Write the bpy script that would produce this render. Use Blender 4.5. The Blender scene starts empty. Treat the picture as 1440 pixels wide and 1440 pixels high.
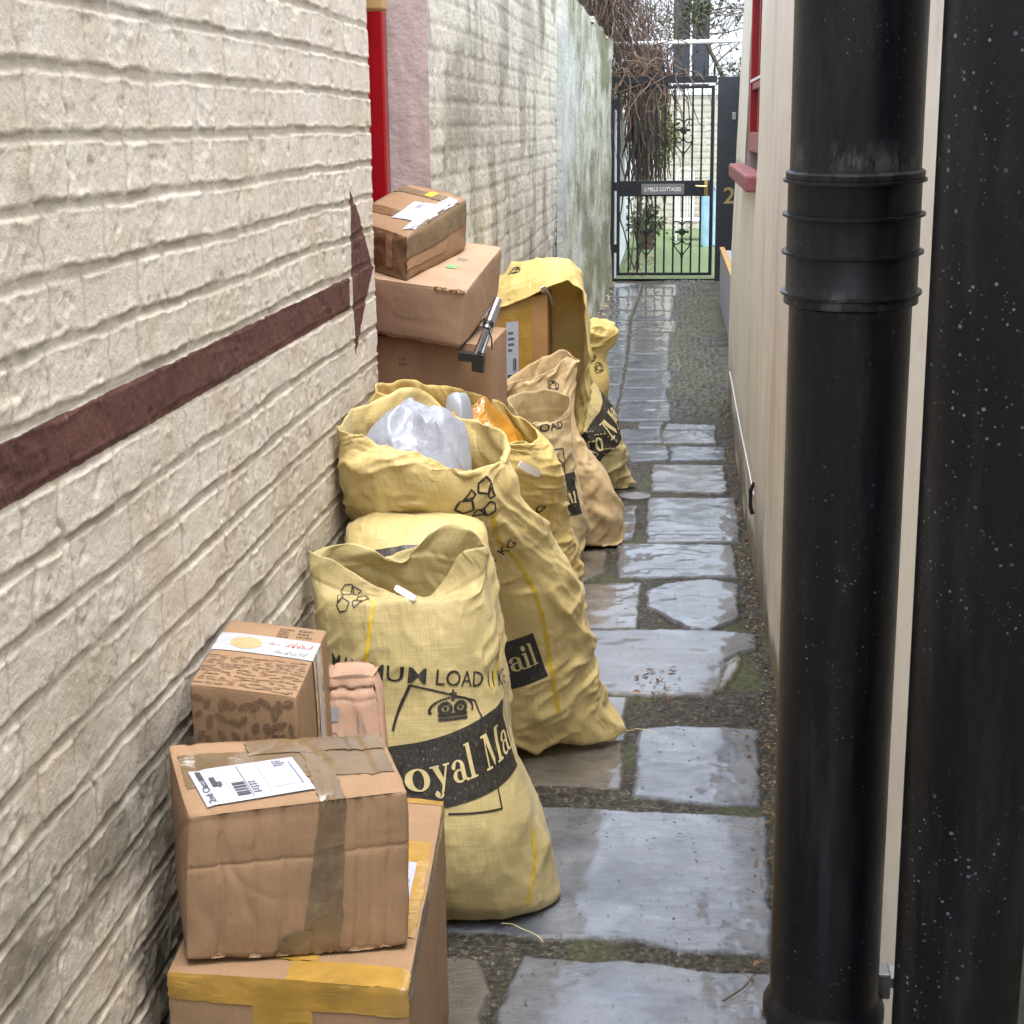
import bpy, bmesh, math, random
import numpy as np
from mathutils import Vector

random.seed(7)
rng = np.random.default_rng(11)
C = bpy.context.scene.collection

# ------------------------------------------------------------------ camera
F, CX, H = 2234.0, 720.0, 1.65
_dy = np.array([946 - CX, 172 - CX, F]); _dy /= np.linalg.norm(_dy)
_dd = np.array([815 - CX, 9850 - CX, F]); _dd -= _dy * (_dd @ _dy); _dd /= np.linalg.norm(_dd)
_dx = np.cross(_dd, _dy)
RM = np.stack([_dx, _dy, -_dd], 1)
CAM = np.array([0.0, 0.0, H])


def ray(px, py):
    return RM.T @ np.array([px - CX, py - CX, F])


def P(px, py, Y):            # point at distance Y down the alley seen at a photo pixel
    r = ray(px, py); return CAM + r * (Y / r[1])


def PX(px, py, X):
    r = ray(px, py); return CAM + r * (X / r[0])


def PZ(px, py, Z=0.0):
    r = ray(px, py); return CAM + r * ((Z - H) / r[2])


def project(p):              # world points -> photo pixels
    q = (np.asarray(p) - CAM) @ RM.T
    return CX + F * q[..., 0] / q[..., 2], CX + F * q[..., 1] / q[..., 2], q[..., 2]


cam = bpy.data.cameras.new('camera'); co = bpy.data.objects.new('camera', cam); C.objects.link(co)
cam.sensor_width = 36; cam.lens = 36 * F / 1440; cam.clip_start = 0.05; cam.clip_end = 500
from mathutils import Matrix
m = Matrix.Identity(4)
for i in range(3):
    m[i][0] = RM[0, i]; m[i][1] = -RM[1, i]; m[i][2] = -RM[2, i]; m[i][3] = CAM[i]
co.matrix_world = m
bpy.context.scene.camera = co

# ------------------------------------------------------------------ noise


def vnoise(x, y, seed=0):
    x = np.asarray(x, float); y = np.asarray(y, float)
    ix = np.floor(x).astype(np.int64); iy = np.floor(y).astype(np.int64)
    fx = x - ix; fy = y - iy
    fx = fx * fx * fx * (fx * (fx * 6 - 15) + 10); fy = fy * fy * fy * (fy * (fy * 6 - 15) + 10)

    def h(a, b):
        n = (a * 374761393 + b * 668265263 + seed * 974634777) & 0xffffffff
        n = ((n ^ (n >> 13)) * 1274126177) & 0xffffffff
        return ((n ^ (n >> 16)) & 0xffff) / 65535.0
    a = h(ix, iy); b = h(ix + 1, iy); c = h(ix, iy + 1); d = h(ix + 1, iy + 1)
    return a + (b - a) * fx + (c - a) * fy + (a - b - c + d) * fx * fy


def fbm(x, y, o=4, seed=0, gain=.5):
    s = 0; a = 1; t = 0
    for k in range(o):
        s = s + a * vnoise(x * 2.03 ** k + 17.3 * k, y * 2.03 ** k - 9.1 * k, seed + k * 31); t += a; a *= gain
    return s / t


def ridge(x, y, o=3, seed=0):
    s = 0; a = 1; t = 0
    for k in range(o):
        s = s + a * (1 - np.abs(2 * vnoise(x * 2.0 ** k + 5.7 * k, y * 2.0 ** k + 3.1 * k, seed + k * 13) - 1)); t += a; a *= .5
    return s / t


def sstep(a, b, x):
    t = np.clip((x - a) / (b - a), 0, 1); return t * t * (3 - 2 * t)


def sdf_poly(px, py, poly):   # >0 inside
    n = len(poly); d = np.full(px.shape, 1e9); ins = np.zeros(px.shape, bool)
    for i in range(n):
        ax, ay = poly[i]; bx, by = poly[(i + 1) % n]
        ex, ey = bx - ax, by - ay; wx, wy = px - ax, py - ay
        t = np.clip((wx * ex + wy * ey) / (ex * ex + ey * ey + 1e-12), 0, 1)
        d = np.minimum(d, (wx - ex * t) ** 2 + (wy - ey * t) ** 2)
        c = ((ay > py) != (by > py)) & (px < ex * (py - ay) / (ey + 1e-12 * (ey == 0)) + ax)
        ins ^= c
    d = np.sqrt(d); return np.where(ins, d, -d)


# ------------------------------------------------------------------ objects
def tag(o, label=None, cat=None, group=None, kind=None):
    if label: o['label'] = label
    if cat: o['category'] = cat
    if group: o['group'] = group
    if kind: o['kind'] = kind
    return o


def thing(name, loc, label, cat, group=None):
    o = bpy.data.objects.new(name, None); C.objects.link(o); o.location = loc
    o.empty_display_size = .1
    bpy.context.view_layer.update()
    return tag(o, label, cat, group)


def link(name, me, mat=None, parent=None):
    o = bpy.data.objects.new(name, me); C.objects.link(o)
    if mat is not None:
        me.materials.append(mat)
    if parent is not None:
        o.parent = parent
        off = Vector((0, 0, 0)); q = parent
        while q is not None:
            off += q.location; q = q.parent
        o.location = -off
    return o


def raw_mesh(name, V, Q, smooth=True, attrs=None):
    """V (n,3) array, Q (m,4) or (m,3) index array"""
    V = np.asarray(V, np.float32); Q = np.asarray(Q, np.int32); k = Q.shape[1]
    me = bpy.data.meshes.new(name)
    me.vertices.add(len(V)); me.vertices.foreach_set('co', V.ravel())
    me.loops.add(Q.size); me.loops.foreach_set('vertex_index', Q.ravel())
    me.polygons.add(len(Q)); me.polygons.foreach_set('loop_start', np.arange(0, Q.size, k, dtype=np.int32))
    me.polygons.foreach_set('use_smooth', np.full(len(Q), smooth))
    me.update(calc_edges=True); me.validate()
    for n, a in (attrs or {}).items():
        at = me.attributes.new(n, 'FLOAT', 'POINT'); at.data.foreach_set('value', np.asarray(a, np.float32).ravel())
    return me


def grid_quads(nv, nu, wrap=False):
    i = np.arange(nv - 1)[:, None] * nu; j = np.arange(nu if wrap else nu - 1)[None, :]
    j2 = (j + 1) % nu
    return np.stack([i + j, i + j2, i + nu + j2, i + nu + j], -1).reshape(-1, 4)


def grid_obj(name, G, mat, parent=None, wrap=False, attrs=None, smooth=True, flip=False):
    nv, nu = G.shape[:2]; Q = grid_quads(nv, nu, wrap)
    if flip: Q = Q[:, ::-1]
    return link(name, raw_mesh(name, G.reshape(-1, 3), Q, smooth, attrs), mat, parent)


class MB:
    def __init__(s): s.v = []; s.f = []

    def add(s, vs, fs):
        n = len(s.v); s.v += [tuple(map(float, v)) for v in vs]; s.f += [tuple(i + n for i in f) for f in fs]; return s

    def box(s, a, b, bev=0.0):
        (x0, y0, z0), (x1, y1, z1) = a, b
        if bev <= 0:
            return s.add([(x0, y0, z0), (x1, y0, z0), (x1, y1, z0), (x0, y1, z0), (x0, y0, z1), (x1, y0, z1), (x1, y1, z1), (x0, y1, z1)],
                         [(0, 3, 2, 1), (4, 5, 6, 7), (0, 1, 5, 4), (1, 2, 6, 5), (2, 3, 7, 6), (3, 0, 4, 7)])
        bm = bmesh.new(); bmesh.ops.create_cube(bm, size=1)
        for v in bm.verts: v.co = Vector(((x0 + x1) / 2 + v.co.x * (x1 - x0), (y0 + y1) / 2 + v.co.y * (y1 - y0), (z0 + z1) / 2 + v.co.z * (z1 - z0)))
        bmesh.ops.bevel(bm, geom=bm.edges[:], offset=bev, segments=2, affect='EDGES', profile=.5)
        bm.verts.index_update(); s.add([v.co for v in bm.verts], [[v.index for v in f.verts] for f in bm.faces]); bm.free(); return s

    def tube(s, pts, r, n=6, cap=True):
        pts = [Vector(p) for p in pts]; k = len(pts)
        if not hasattr(r, '__len__'): r = [r] * k
        vs = []; up = Vector((.13, .37, .91))
        for i, p in enumerate(pts):
            t = (pts[min(i + 1, k - 1)] - pts[max(i - 1, 0)]);
            if t.length < 1e-9: t = Vector((0, 0, 1))
            t.normalize(); a = t.cross(up)
            if a.length < .05: a = t.cross(Vector((1, 0, 0)))
            a.normalize(); b = t.cross(a)
            for j in range(n):
                th = 2 * math.pi * j / n; vs.append(p + (a * math.cos(th) + b * math.sin(th)) * r[i])
        fs = [(i * n + j, i * n + (j + 1) % n, (i + 1) * n + (j + 1) % n, (i + 1) * n + j) for i in range(k - 1) for j in range(n)]
        if cap: fs += [tuple(range(n))[::-1], tuple((k - 1) * n + j for j in range(n))]
        return s.add(vs, fs)

    def lathe(s, prof, base=(0, 0, 0), axis=None, n=48):
        base = Vector(base); ax = Vector((0, 0, 1) if axis is None else axis).normalized()
        a = ax.cross(Vector((0, 1, 0)));
        if a.length < .1: a = ax.cross(Vector((1, 0, 0)))
        a.normalize(); b = ax.cross(a); vs = []
        for r, h in prof:
            for j in range(n):
                th = 2 * math.pi * j / n; vs.append(base + ax * h + (a * math.cos(th) + b * math.sin(th)) * r)
        k = len(prof)
        fs = [(i * n + j, i * n + (j + 1) % n, (i + 1) * n + (j + 1) % n, (i + 1) * n + j) for i in range(k - 1) for j in range(n)]
        fs += [tuple(range(n))[::-1], tuple((k - 1) * n + j for j in range(n))]
        return s.add(vs, fs)

    def build(s, name, mat, parent=None, smooth=False):
        me = bpy.data.meshes.new(name); me.from_pydata(s.v, [], s.f); me.update()
        if smooth:
            me.polygons.foreach_set('use_smooth', [True] * len(me.polygons))
            try: me.set_sharp_from_angle(angle=math.radians(40))
            except Exception: pass
        return link(name, me, mat, parent)


# ------------------------------------------------------------------ materials
def lin(r, g, b):
    f = lambda c: (c / 255 / 12.92) if c / 255 <= .04045 else ((c / 255 + .055) / 1.055) ** 2.4
    return (f(r), f(g), f(b), 1)


class N:
    def __init__(s, name):
        s.m = bpy.data.materials.new(name); s.m.use_nodes = True; s.t = s.m.node_tree; s.b = s.t.nodes['Principled BSDF']

    def n(s, typ, **kw):
        x = s.t.nodes.new(typ)
        for k, v in kw.items():
            if k.startswith('i_'):
                x.inputs[k[2:].replace('_', ' ')].default_value = v
            else: setattr(x, k, v)
        return x

    def l(s, a, b): s.t.links.new(a, b)

    def coord(s, kind='Object', scale=(1, 1, 1)):
        tc = s.n('ShaderNodeTexCoord'); mp = s.n('ShaderNodeMapping'); mp.inputs['Scale'].default_value = scale
        s.l(tc.outputs[kind], mp.inputs['Vector']); return mp.outputs['Vector']

    def noise(s, scale, detail=4, rough=.55, vec=None, dist=0):
        x = s.n('ShaderNodeTexNoise'); x.inputs['Scale'].default_value = scale; x.inputs['Detail'].default_value = detail
        x.inputs['Roughness'].default_value = rough; x.inputs['Distortion'].default_value = dist
        if vec is None: vec = s.coord()
        s.l(vec, x.inputs['Vector']); return x.outputs['Fac']

    def ramp(s, fac, stops, interp='LINEAR'):
        x = s.n('ShaderNodeValToRGB'); x.color_ramp.interpolation = interp; e = x.color_ramp.elements
        while len(e) < len(stops): e.new(.5)
        for el, (p, c) in zip(e, stops):
            el.position = p; el.color = c if hasattr(c, '__len__') else (c, c, c, 1)
        s.l(fac, x.inputs['Fac']); return x.outputs['Color']

    def mix(s, fac, a, b, blend='MIX'):
        x = s.n('ShaderNodeMix', data_type='RGBA', blend_type=blend)
        for sock, v in ((x.inputs[0], fac), (x.inputs[6], a), (x.inputs[7], b)):
            if hasattr(v, 'links'): s.l(v, sock)
            else: sock.default_value = v
        return x.outputs[2]

    def math(s, op, a, b=0.0):
        x = s.n('ShaderNodeMath', operation=op)
        for i, v in enumerate((a, b)):
            if hasattr(v, 'links'): s.l(v, x.inputs[i])
            else: x.inputs[i].default_value = v
        return x.outputs[0]

    def attr(s, name):
        x = s.n('ShaderNodeAttribute'); x.attribute_name = name; return x.outputs['Fac']

    def set(s, **kw):
        for k, v in kw.items():
            sock = s.b.inputs[k.replace('_', ' ')]
            if hasattr(v, 'links'): s.l(v, sock)
            else: sock.default_value = v
        return s

    def bump(s, h, strength=.5, dist=.01, prev=None):
        x = s.n('ShaderNodeBump'); x.inputs['Strength'].default_value = strength; x.inputs['Distance'].default_value = dist
        s.l(h, x.inputs['Height'])
        if prev is not None: s.l(prev, x.inputs['Normal'])
        s.l(x.outputs['Normal'], s.b.inputs['Normal']); return x.outputs['Normal']


def simple(name, col, rough=.6, metal=0.0, var=.15, scale=8, bump=0.0, bscale=60, spec=.5):
    k = N(name); c2 = tuple(x * (1 - var) for x in col[:3]) + (1,); c1 = tuple(min(1, x * (1 + var)) for x in col[:3]) + (1,)
    k.set(Base_Color=k.ramp(k.noise(scale), [(.3, c2), (.7, c1)]), Roughness=rough, Metallic=metal, Specular_IOR_Level=spec)
    if bump: k.bump(k.noise(bscale), bump, .01)
    return k.m


def m_nearwall():
    k = N('painted_brick'); v = k.coord()
    base = k.ramp(k.noise(5, 5, .6, v), [(.28, lin(190, 178, 158)), (.52, lin(206, 199, 185)), (.75, lin(215, 209, 198))])
    base = k.mix(k.ramp(k.noise(24, 4, .65, v), [(.30, .35), (.42, 0)]), base, lin(160, 146, 124))
    base = k.mix(k.math('MULTIPLY', k.attr('joint'), .62), base, lin(148, 140, 124))
    pits = k.ramp(k.noise(75, 3, .7, v), [(.22, 1), (.27, 0)])
    base = k.mix(pits, base, lin(112, 102, 88))
    paint = k.ramp(k.noise(9, 4, .6, v), [(.3, lin(80, 51, 46)), (.7, lin(99, 66, 58))])
    paint = k.mix(k.ramp(k.noise(60, 4, .7, k.coord('Object', (1, 1, .25))), [(.62, 0), (.75, .5)]), paint, lin(150, 118, 105))
    base = k.mix(k.ramp(k.attr('paint'), [(.47, 0), (.53, 1)]), base, paint)
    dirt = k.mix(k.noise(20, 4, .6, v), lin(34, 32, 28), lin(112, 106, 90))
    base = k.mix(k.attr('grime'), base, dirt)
    k.set(Base_Color=base, Roughness=.7, Specular_IOR_Level=.25)
    h = k.math('ADD', k.noise(120, 4, .65, v), k.math('MULTIPLY', k.noise(38, 4, .65, v), 1.6))
    k.bump(h, .32, .006)
    return k.m


def m_oldwall():
    k = N('weathered_white_brick'); v = k.coord()
    base = k.ramp(k.noise(2.2, 5, .62, v), [(.28, lin(190, 184, 166)), (.5, lin(212, 208, 194)), (.72, lin(202, 198, 186))])
    st = k.noise(9, 5, .65, k.coord('Object', (1.2, 1.2, .22)))
    base = k.mix(k.ramp(st, [(.55, 0), (.74, .5)]), base, lin(128, 122, 106))
    base = k.mix(k.math('MULTIPLY', k.attr('joint'), .35), base, lin(170, 162, 144))
    base = k.mix(k.attr('moss'), base, k.mix(k.noise(30, 4, .6, v), lin(70, 72, 46), lin(120, 124, 76)))
    base = k.mix(k.attr('grime'), base, lin(78, 74, 64))
    k.set(Base_Color=base, Roughness=.8, Specular_IOR_Level=.2)
    k.bump(k.noise(70, 5, .65, v), .6, .012)
    return k.m


def m_render():
    k = N('algae_stained_render'); v = k.coord('Object', (.5, .30, .55)); u = k.coord('Object', (1, .45, 1))
    base = k.ramp(k.noise(4.5, 5, .65, v), [(.30, lin(112, 114, 92)), (.45, lin(160, 162, 140)), (.6, lin(196, 198, 186)), (.8, lin(176, 174, 150))])
    base = k.mix(k.ramp(k.noise(14, 4, .6, v), [(.55, 0), (.72, .5)]), base, lin(104, 104, 80)); base = k.mix(k.ramp(k.noise(7, 5, .7, u), [(.54, 0), (.66, .7)]), base, lin(92, 90, 74))
    base = k.mix(k.attr('moss'), base, k.mix(k.noise(22, 4, .6, u), lin(62, 64, 44), lin(120, 122, 86)))
    base = k.mix(k.attr('clean'), base, k.ramp(k.noise(9, 4, .6, v), [(.35, lin(196, 202, 202)), (.7, lin(220, 224, 222))]))
    k.set(Base_Color=base, Roughness=.85, Specular_IOR_Level=.2)
    k.bump(k.noise(25, 5, .65, u), .6, .02)
    return k.m


def m_creamrender():
    k = N('cream_render'); v = k.coord('Object', (.8, .8, .8))
    base = k.ramp(k.noise(2.0, 5, .6, v), [(.3, lin(212, 204, 188)), (.55, lin(224, 218, 204)), (.75, lin(217, 211, 196))])
    base = k.mix(k.ramp(k.noise(9, 5, .7, v), [(.62, 0), (.8, .35)]), base, lin(150, 140, 122))
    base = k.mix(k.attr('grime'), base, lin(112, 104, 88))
    k.set(Base_Color=base, Roughness=.55, Specular_IOR_Level=.3)
    k.bump(k.noise(14, 4, .5, k.coord()), .18, .012)
    return k.m


def m_path():
    k = N('wet_flagstones'); v = k.coord(); s = k.attr('slab'); tone = k.attr('tone')
    st = k.ramp(k.noise(6, 6, .65, v), [(.3, lin(62, 67, 76)), (.5, lin(90, 96, 106)), (.7, lin(116, 120, 128))])
    st = k.mix(tone, st, k.ramp(k.noise(7, 5, .6, v), [(.3, lin(70, 64, 54)), (.7, lin(112, 106, 94))]))
    st = k.mix(k.ramp(k.noise(40, 3, .6, k.coord('Object', (1.6, .6, 1))), [(.29, .8), (.36, 0)]), st, lin(36, 34, 32))
    jt = k.ramp(k.noise(75, 5, .8, v), [(.32, lin(26, 25, 22)), (.5, lin(54, 52, 46)), (.6, lin(84, 80, 72)), (.7, lin(150, 144, 130))])
    jt = k.mix(k.attr('moss'), jt, k.ramp(k.noise(70, 4, .7, v), [(.3, lin(46, 48, 33)), (.7, lin(90, 95, 64))]))
    k.set(Base_Color=k.mix(s, jt, st), Specular_IOR_Level=k.math('ADD', k.math('MULTIPLY', k.attr('wet'), .6), .15), Coat_IOR=1.55, Coat_Roughness=.08, Coat_Weight=k.math('MULTIPLY', k.attr('wet'), .85))
    wet = k.ramp(k.noise(5, 4, .6, v), [(.35, .1), (.7, .3)])
    k.set(Roughness=k.mix(s, (.5, .5, .5, 1), wet))
    h = k.math('ADD', k.math('MULTIPLY', k.noise(26, 6, .68, k.coord('Object', (1, 1.5, 1)), 1.2), 1.0), k.math('MULTIPLY', k.noise(110, 4, .6, v), .35))
    amp = k.ramp(k.noise(3.2, 3, .5, v), [(.38, .2), (.6, 1.0)])
    k.bump(k.math('MULTIPLY', h, amp), .62, .011)
    return k.m


def m_card(name, c, var=.12, corr=(1, 1, 1)):
    k = N(name); v = k.coord()
    a = tuple(x * (1 - var) for x in c[:3]) + (1,); b = tuple(min(1, x * (1 + var)) for x in c[:3]) + (1,)
    base = k.ramp(k.noise(9, 6, .62, v), [(.3, a), (.7, b)])
    base = k.mix(k.ramp(k.noise(220, 2, .6, k.coord('Object', (1, 1, .1))), [(.45, 0), (.75, .22)]), base, tuple(x * .6 for x in c[:3]) + (1,))
    base = k.mix(k.ramp(k.noise(26, 5, .7, v), [(.60, 0), (.74, .35)]), base, tuple(min(1, x * 1.35) for x in c[:3]) + (1,))
    k.set(Base_Color=base, Roughness=.75, Specular_IOR_Level=.25)
    h = k.math('ADD', k.noise(18, 5, .6, v, .6), k.math('MULTIPLY', k.noise(160, 2, .5, k.coord('Object', (1, 1, .08))), .25))
    k.bump(h, .35, .006)
    return k.m


def m_tape(name, c, rough=.18, var=.2):
    k = N(name); v = k.coord()
    a = tuple(x * (1 - var) for x in c[:3]) + (1,); b = tuple(min(1, x * (1 + var)) for x in c[:3]) + (1,)
    k.set(Base_Color=k.ramp(k.noise(14, 5, .6, v), [(.3, a), (.7, b)]), Roughness=rough, Specular_IOR_Level=.6)
    k.bump(k.math('MULTIPLY', k.noise(30, 3, .6, k.coord('Object', (.35, 1, 1)), 1.2), k.ramp(k.noise(9, 2, .5, v), [(.45, .1), (.65, 1)])), .7, .008)
    return k.m


def m_sack(name, c, dirt=.35, wv=330):
    k = N(name); uv = k.n('ShaderNodeUVMap'); uv.uv_map = 'UVMap'; u = uv.outputs['UV']; v = k.coord()
    a = tuple(x * .86 for x in c[:3]) + (1,); b = tuple(min(1, x * 1.1) for x in c[:3]) + (1,)
    base = k.ramp(k.noise(7, 5, .62, v), [(.3, a), (.7, b)])
    mp = k.n('ShaderNodeMapping'); mp.inputs['Scale'].default_value = (900, 14, 1); k.l(u, mp.inputs['Vector'])
    mp2 = k.n('ShaderNodeMapping'); mp2.inputs['Scale'].default_value = (14, 900, 1); k.l(u, mp2.inputs['Vector'])
    th = k.noise(.45, 2, .5, mp.outputs['Vector']); th2 = k.noise(.45, 2, .5, mp2.outputs['Vector'])
    wv_ = k.math('ADD', th, th2)
    base = k.mix(k.ramp(wv_, [(.82, .38), (1.0, 0)]), base, tuple(x * .62 for x in c[:3]) + (1,))
    base = k.mix(k.ramp(wv_, [(1.05, 0), (1.25, .4)]), base, tuple(min(1, x * 1.25) for x in c[:3]) + (1,))
    base = k.mix(k.ramp(k.noise(4.5, 5, .65, v), [(.52, 0), (.75, dirt)]), base, (c[0] * .55, c[1] * .48, c[2] * .35, 1))
    k.set(Base_Color=base, Roughness=.5, Specular_IOR_Level=.35, Sheen_Weight=.15)
    nb = k.bump(wv_, .22, .003)
    nb = k.bump(k.noise(55, 4, .6, k.coord('Object', (1, 1, .6)), .5), .3, .006, nb)
    mp3 = k.n('ShaderNodeMapping'); mp3.inputs['Rotation'].default_value = (0, 0, .7); mp3.inputs['Scale'].default_value = (46, 17, 1); k.l(u, mp3.inputs['Vector'])
    rd = k.n('ShaderNodeTexNoise'); rd.noise_type = 'RIDGED_MULTIFRACTAL'; rd.inputs['Scale'].default_value = 1.0; rd.inputs['Detail'].default_value = 4; rd.inputs['Distortion'].default_value = .6; k.l(mp3.outputs['Vector'], rd.inputs['Vector'])
    msk = k.ramp(k.noise(5.5, 3, .5, v), [(.42, .1), (.62, 1)])
    k.bump(k.math('MULTIPLY', rd.outputs['Fac'], msk), .45, .012, nb)
    tr = k.n('ShaderNodeBsdfTranslucent'); k.l(base, tr.inputs['Color']); mx = k.n('ShaderNodeMixShader'); mx.inputs[0].default_value = .22
    k.l(k.b.outputs[0], mx.inputs[1]); k.l(tr.outputs[0], mx.inputs[2]); k.l(mx.outputs[0], k.t.nodes['Material Output'].inputs['Surface'])
    return k.m


def m_print():
    k = N('black_print'); uv = k.coord()
    base = k.ramp(k.noise(240, 2, .6, k.coord('Object', (1, 1, .25))), [(.5, lin(40, 38, 36)), (.68, lin(66, 62, 52)), (.78, lin(150, 138, 96))])
    k.set(Base_Color=base, Roughness=.42, Specular_IOR_Level=.45)
    k.bump(k.noise(260, 2, .6, uv), .3, .003); return k.m


CHALK = (P(1200, 236, 1.34)[2] + .004, P(1200, 432, 1.345)[2])


def m_pipe(name, big):
    k = N(name); v = k.coord()
    base = k.ramp(k.noise(3, 5, .6, v), [(.3, lin(9, 10, 13)), (.7, lin(17, 18, 23))])
    for sc, w, c in ((135 if big else 140, .11 if big else .085, lin(120, 122, 130)), (210, .11, lin(84, 86, 94))):
        vo = k.n('ShaderNodeTexVoronoi'); vo.inputs['Scale'].default_value = sc; k.l(v, vo.inputs['Vector'])
        sp = k.math('LESS_THAN', vo.outputs['Distance'], k.math('MULTIPLY', k.ramp(vo.outputs['Color'], [(.35, 0), (.9, 1)]), w * 2.2))
        sp = k.math('MULTIPLY', sp, k.ramp(k.noise(6, 3, .6, v), [(.44, .0), (.62, .85 if big else .5)]))
        base = k.mix(sp, base, c)
    dust = k.ramp(k.noise(24, 5, .7, k.coord('Object', (1, 1, .12))), [(.5, 0), (.75, .3)])
    base = k.mix(dust, base, lin(66, 68, 73))
    if not big:
        sx = k.n('ShaderNodeSeparateXYZ'); tc = k.n('ShaderNodeTexCoord'); k.l(tc.outputs['Object'], sx.inputs[0])
        for zc_, wd_ in ((CHALK[0], .020), (CHALK[1], .014)):
            dzz = k.math('ABSOLUTE', k.math('SUBTRACT', sx.outputs['Z'], zc_))
            fall = k.ramp(k.math('DIVIDE', dzz, wd_), [(0, 1), (1, 0)])
            ch = k.math('MULTIPLY', fall, k.ramp(k.noise(50, 5, .75, k.coord('Object', (1, 1, .35))), [(.46, 0), (.6, .8)]))
            base = k.mix(ch, base, lin(78, 79, 80))
    k.set(Base_Color=base, Roughness=k.ramp(k.noise(8, 4, .6, v), [(.3, .3), (.7, .5)]), Specular_IOR_Level=.3)
    k.bump(k.noise(60, 3, .6, v), .05, .01)
    return k.m


M = {}
M['nearwall'] = m_nearwall(); M['oldwall'] = m_oldwall(); M['render'] = m_render(); M['cream'] = m_creamrender(); M['path'] = m_path()
M['card'] = m_card('brown_cardboard', (.30, .192, .112)); M['card_pink'] = m_card('pale_cardboard', (.37, .25, .165)); M['card_dark'] = m_card('dull_cardboard', (.26, .165, .095))
M['card_orange'] = m_card('orange_cardboard', (.37, .21, .085))
M['brown_tape'] = m_tape('brown_parcel_tape', (.155, .105, .055)); M['clear_tape'] = m_tape('clear_parcel_tape', (.34, .24, .155), .1, .1)
M['yellow_tape'] = m_tape('yellow_parcel_tape', (.36, .215, .045), .16); M['white_tape'] = m_tape('white_tape', (.44, .46, .50), .25, .06)
M['label'] = simple('white_label_paper', (.40, .42, .51, 1), .5, var=.04); M['ink'] = simple('label_ink', (.04, .04, .045, 1), .6)
M['print'] = m_print(); M['brown_ink'] = simple('brown_ink', (.17, .102, .058, 1), .7)
M['grey_ink'] = simple('grey_ink', (.22, .22, .24, 1), .7); M['red_ink'] = simple('red_ink', (.45, .12, .07, 1), .7)
M['stripe'] = simple('yellow_woven_stripe', (.55, .38, .02, 1), .5, var=.2, scale=60)
M['sack_a'] = m_sack('woven_sack_yellow', (.56, .462, .215), .3); M['sack_b'] = m_sack('woven_sack_gold', (.72, .575, .25), .3)
M['sack_c'] = m_sack('woven_sack_tan', (.60, .465, .25), .3); M['sack_d'] = m_sack('woven_sack_peach', (.68, .505, .27), .25); M['sack_e'] = m_sack('woven_sack_bright', (.74, .575, .21), .25)
M['pipe'] = m_pipe('black_plastic_pipe', False); M['pipe2'] = m_pipe('black_speckled_pipe', True)
M['scrap'] = simple('grey_white_film', (.30, .33, .38, 1), .3, var=.1)
M['white_plastic'] = simple('white_polythene', (.30, .32, .375, 1), .26, var=.08, bump=.8, bscale=17)
M['orange_plastic'] = simple('orange_film', (.42, .19, .015, 1), .18, var=.25, scale=12, bump=.4, bscale=30, spec=.7)
M['tag'] = simple('white_plastic_tag', (.80, .80, .82, 1), .4, var=.03)
M['red'] = simple('red_gloss_paint', lin(146, 5, 20), .3, var=.06); M['red_sill'] = simple('faded_red_paint', lin(140, 82, 84), .6, var=.18, scale=25, bump=.3)
M['pink'] = simple('pink_stained_render', lin(172, 160, 156), .75, var=.07, scale=14, bump=.4, bscale=40)
M['black_iron'] = simple('black_painted_iron', (.012, .014, .018, 1), .4, var=.2); M['black_panel'] = simple('black_painted_timber', (.022, .024, .032, 1), .45, var=.15)
M['brass'] = simple('brass', (.55, .40, .16, 1), .35, .8); M['slate'] = simple('grey_sign', (.16, .16, .17, 1), .5)
M['letter'] = simple('pale_lettering', (.75, .75, .72, 1), .5, var=.02); M['white_paint'] = simple('white_paint', (.76, .77, .78, 1), .5, var=.05)
M['garden_white'] = simple('white_garden_wall_paint', (.66, .70, .72, 1), .7, var=.06, scale=4, bump=.2)
M['grass'] = simple('artificial_grass', (.12, .175, .075, 1), .8, var=.3, scale=30, bump=.8, bscale=300)
M['ground'] = simple('dark_soil', (.05, .045, .035, 1), .9)
M['vine'] = simple('dead_vine_stem', (.125, .085, .06, 1), .85, var=.45, scale=4); M['vine_dark'] = simple('dark_twig', (.055, .042, .038, 1), .85, var=.4, scale=4)
M['leaf'] = simple('green_leaf', (.06, .085, .03, 1), .5, var=.5, scale=3); M['leaf_yellow'] = simple('yellow_green_leaf', (.15, .18, .05, 1), .55, var=.4, scale=3)
M['bark'] = simple('bark', (.09, .075, .05, 1), .85, var=.3, bump=.5); M['dead_leaf'] = simple('dead_leaf', (.16, .09, .045, 1), .7, var=.5, scale=40)
M['pale_leaf'] = simple('pale_dead_leaf', (.36, .27, .16, 1), .7, var=.4, scale=40)
M['glass'] = simple('dark_window_glass', (.05, .06, .075, 1), .08, var=.1); M['blue'] = simple('pale_blue_fabric', (.27, .47, .60, 1), .7)
M['chrome'] = simple('chromed_tube', (.55, .57, .62, 1), .16, 1.0); M['black_plastic'] = simple('black_plastic', (.012, .012, .013, 1), .4)
M['lilac'] = simple('lilac_grey_timber', lin(164, 160, 174), .6, var=.06); M['tan'] = simple('tan_timber', lin(176, 142, 92), .7)
M['house'] = simple('white_house_render', (.60, .62, .65, 1), .7, var=.05, scale=2); M['cover'] = simple('worn_metal_cover', (.24, .24, .25, 1), .3, .4, var=.2, scale=40, bump=.5, bscale=120)
M['paper'] = m_card('pink_kraft_paper', (.42, .27, .19), .12); M['galv'] = simple('galvanised_steel', (.30, .30, .30, 1), .45, .7)
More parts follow.
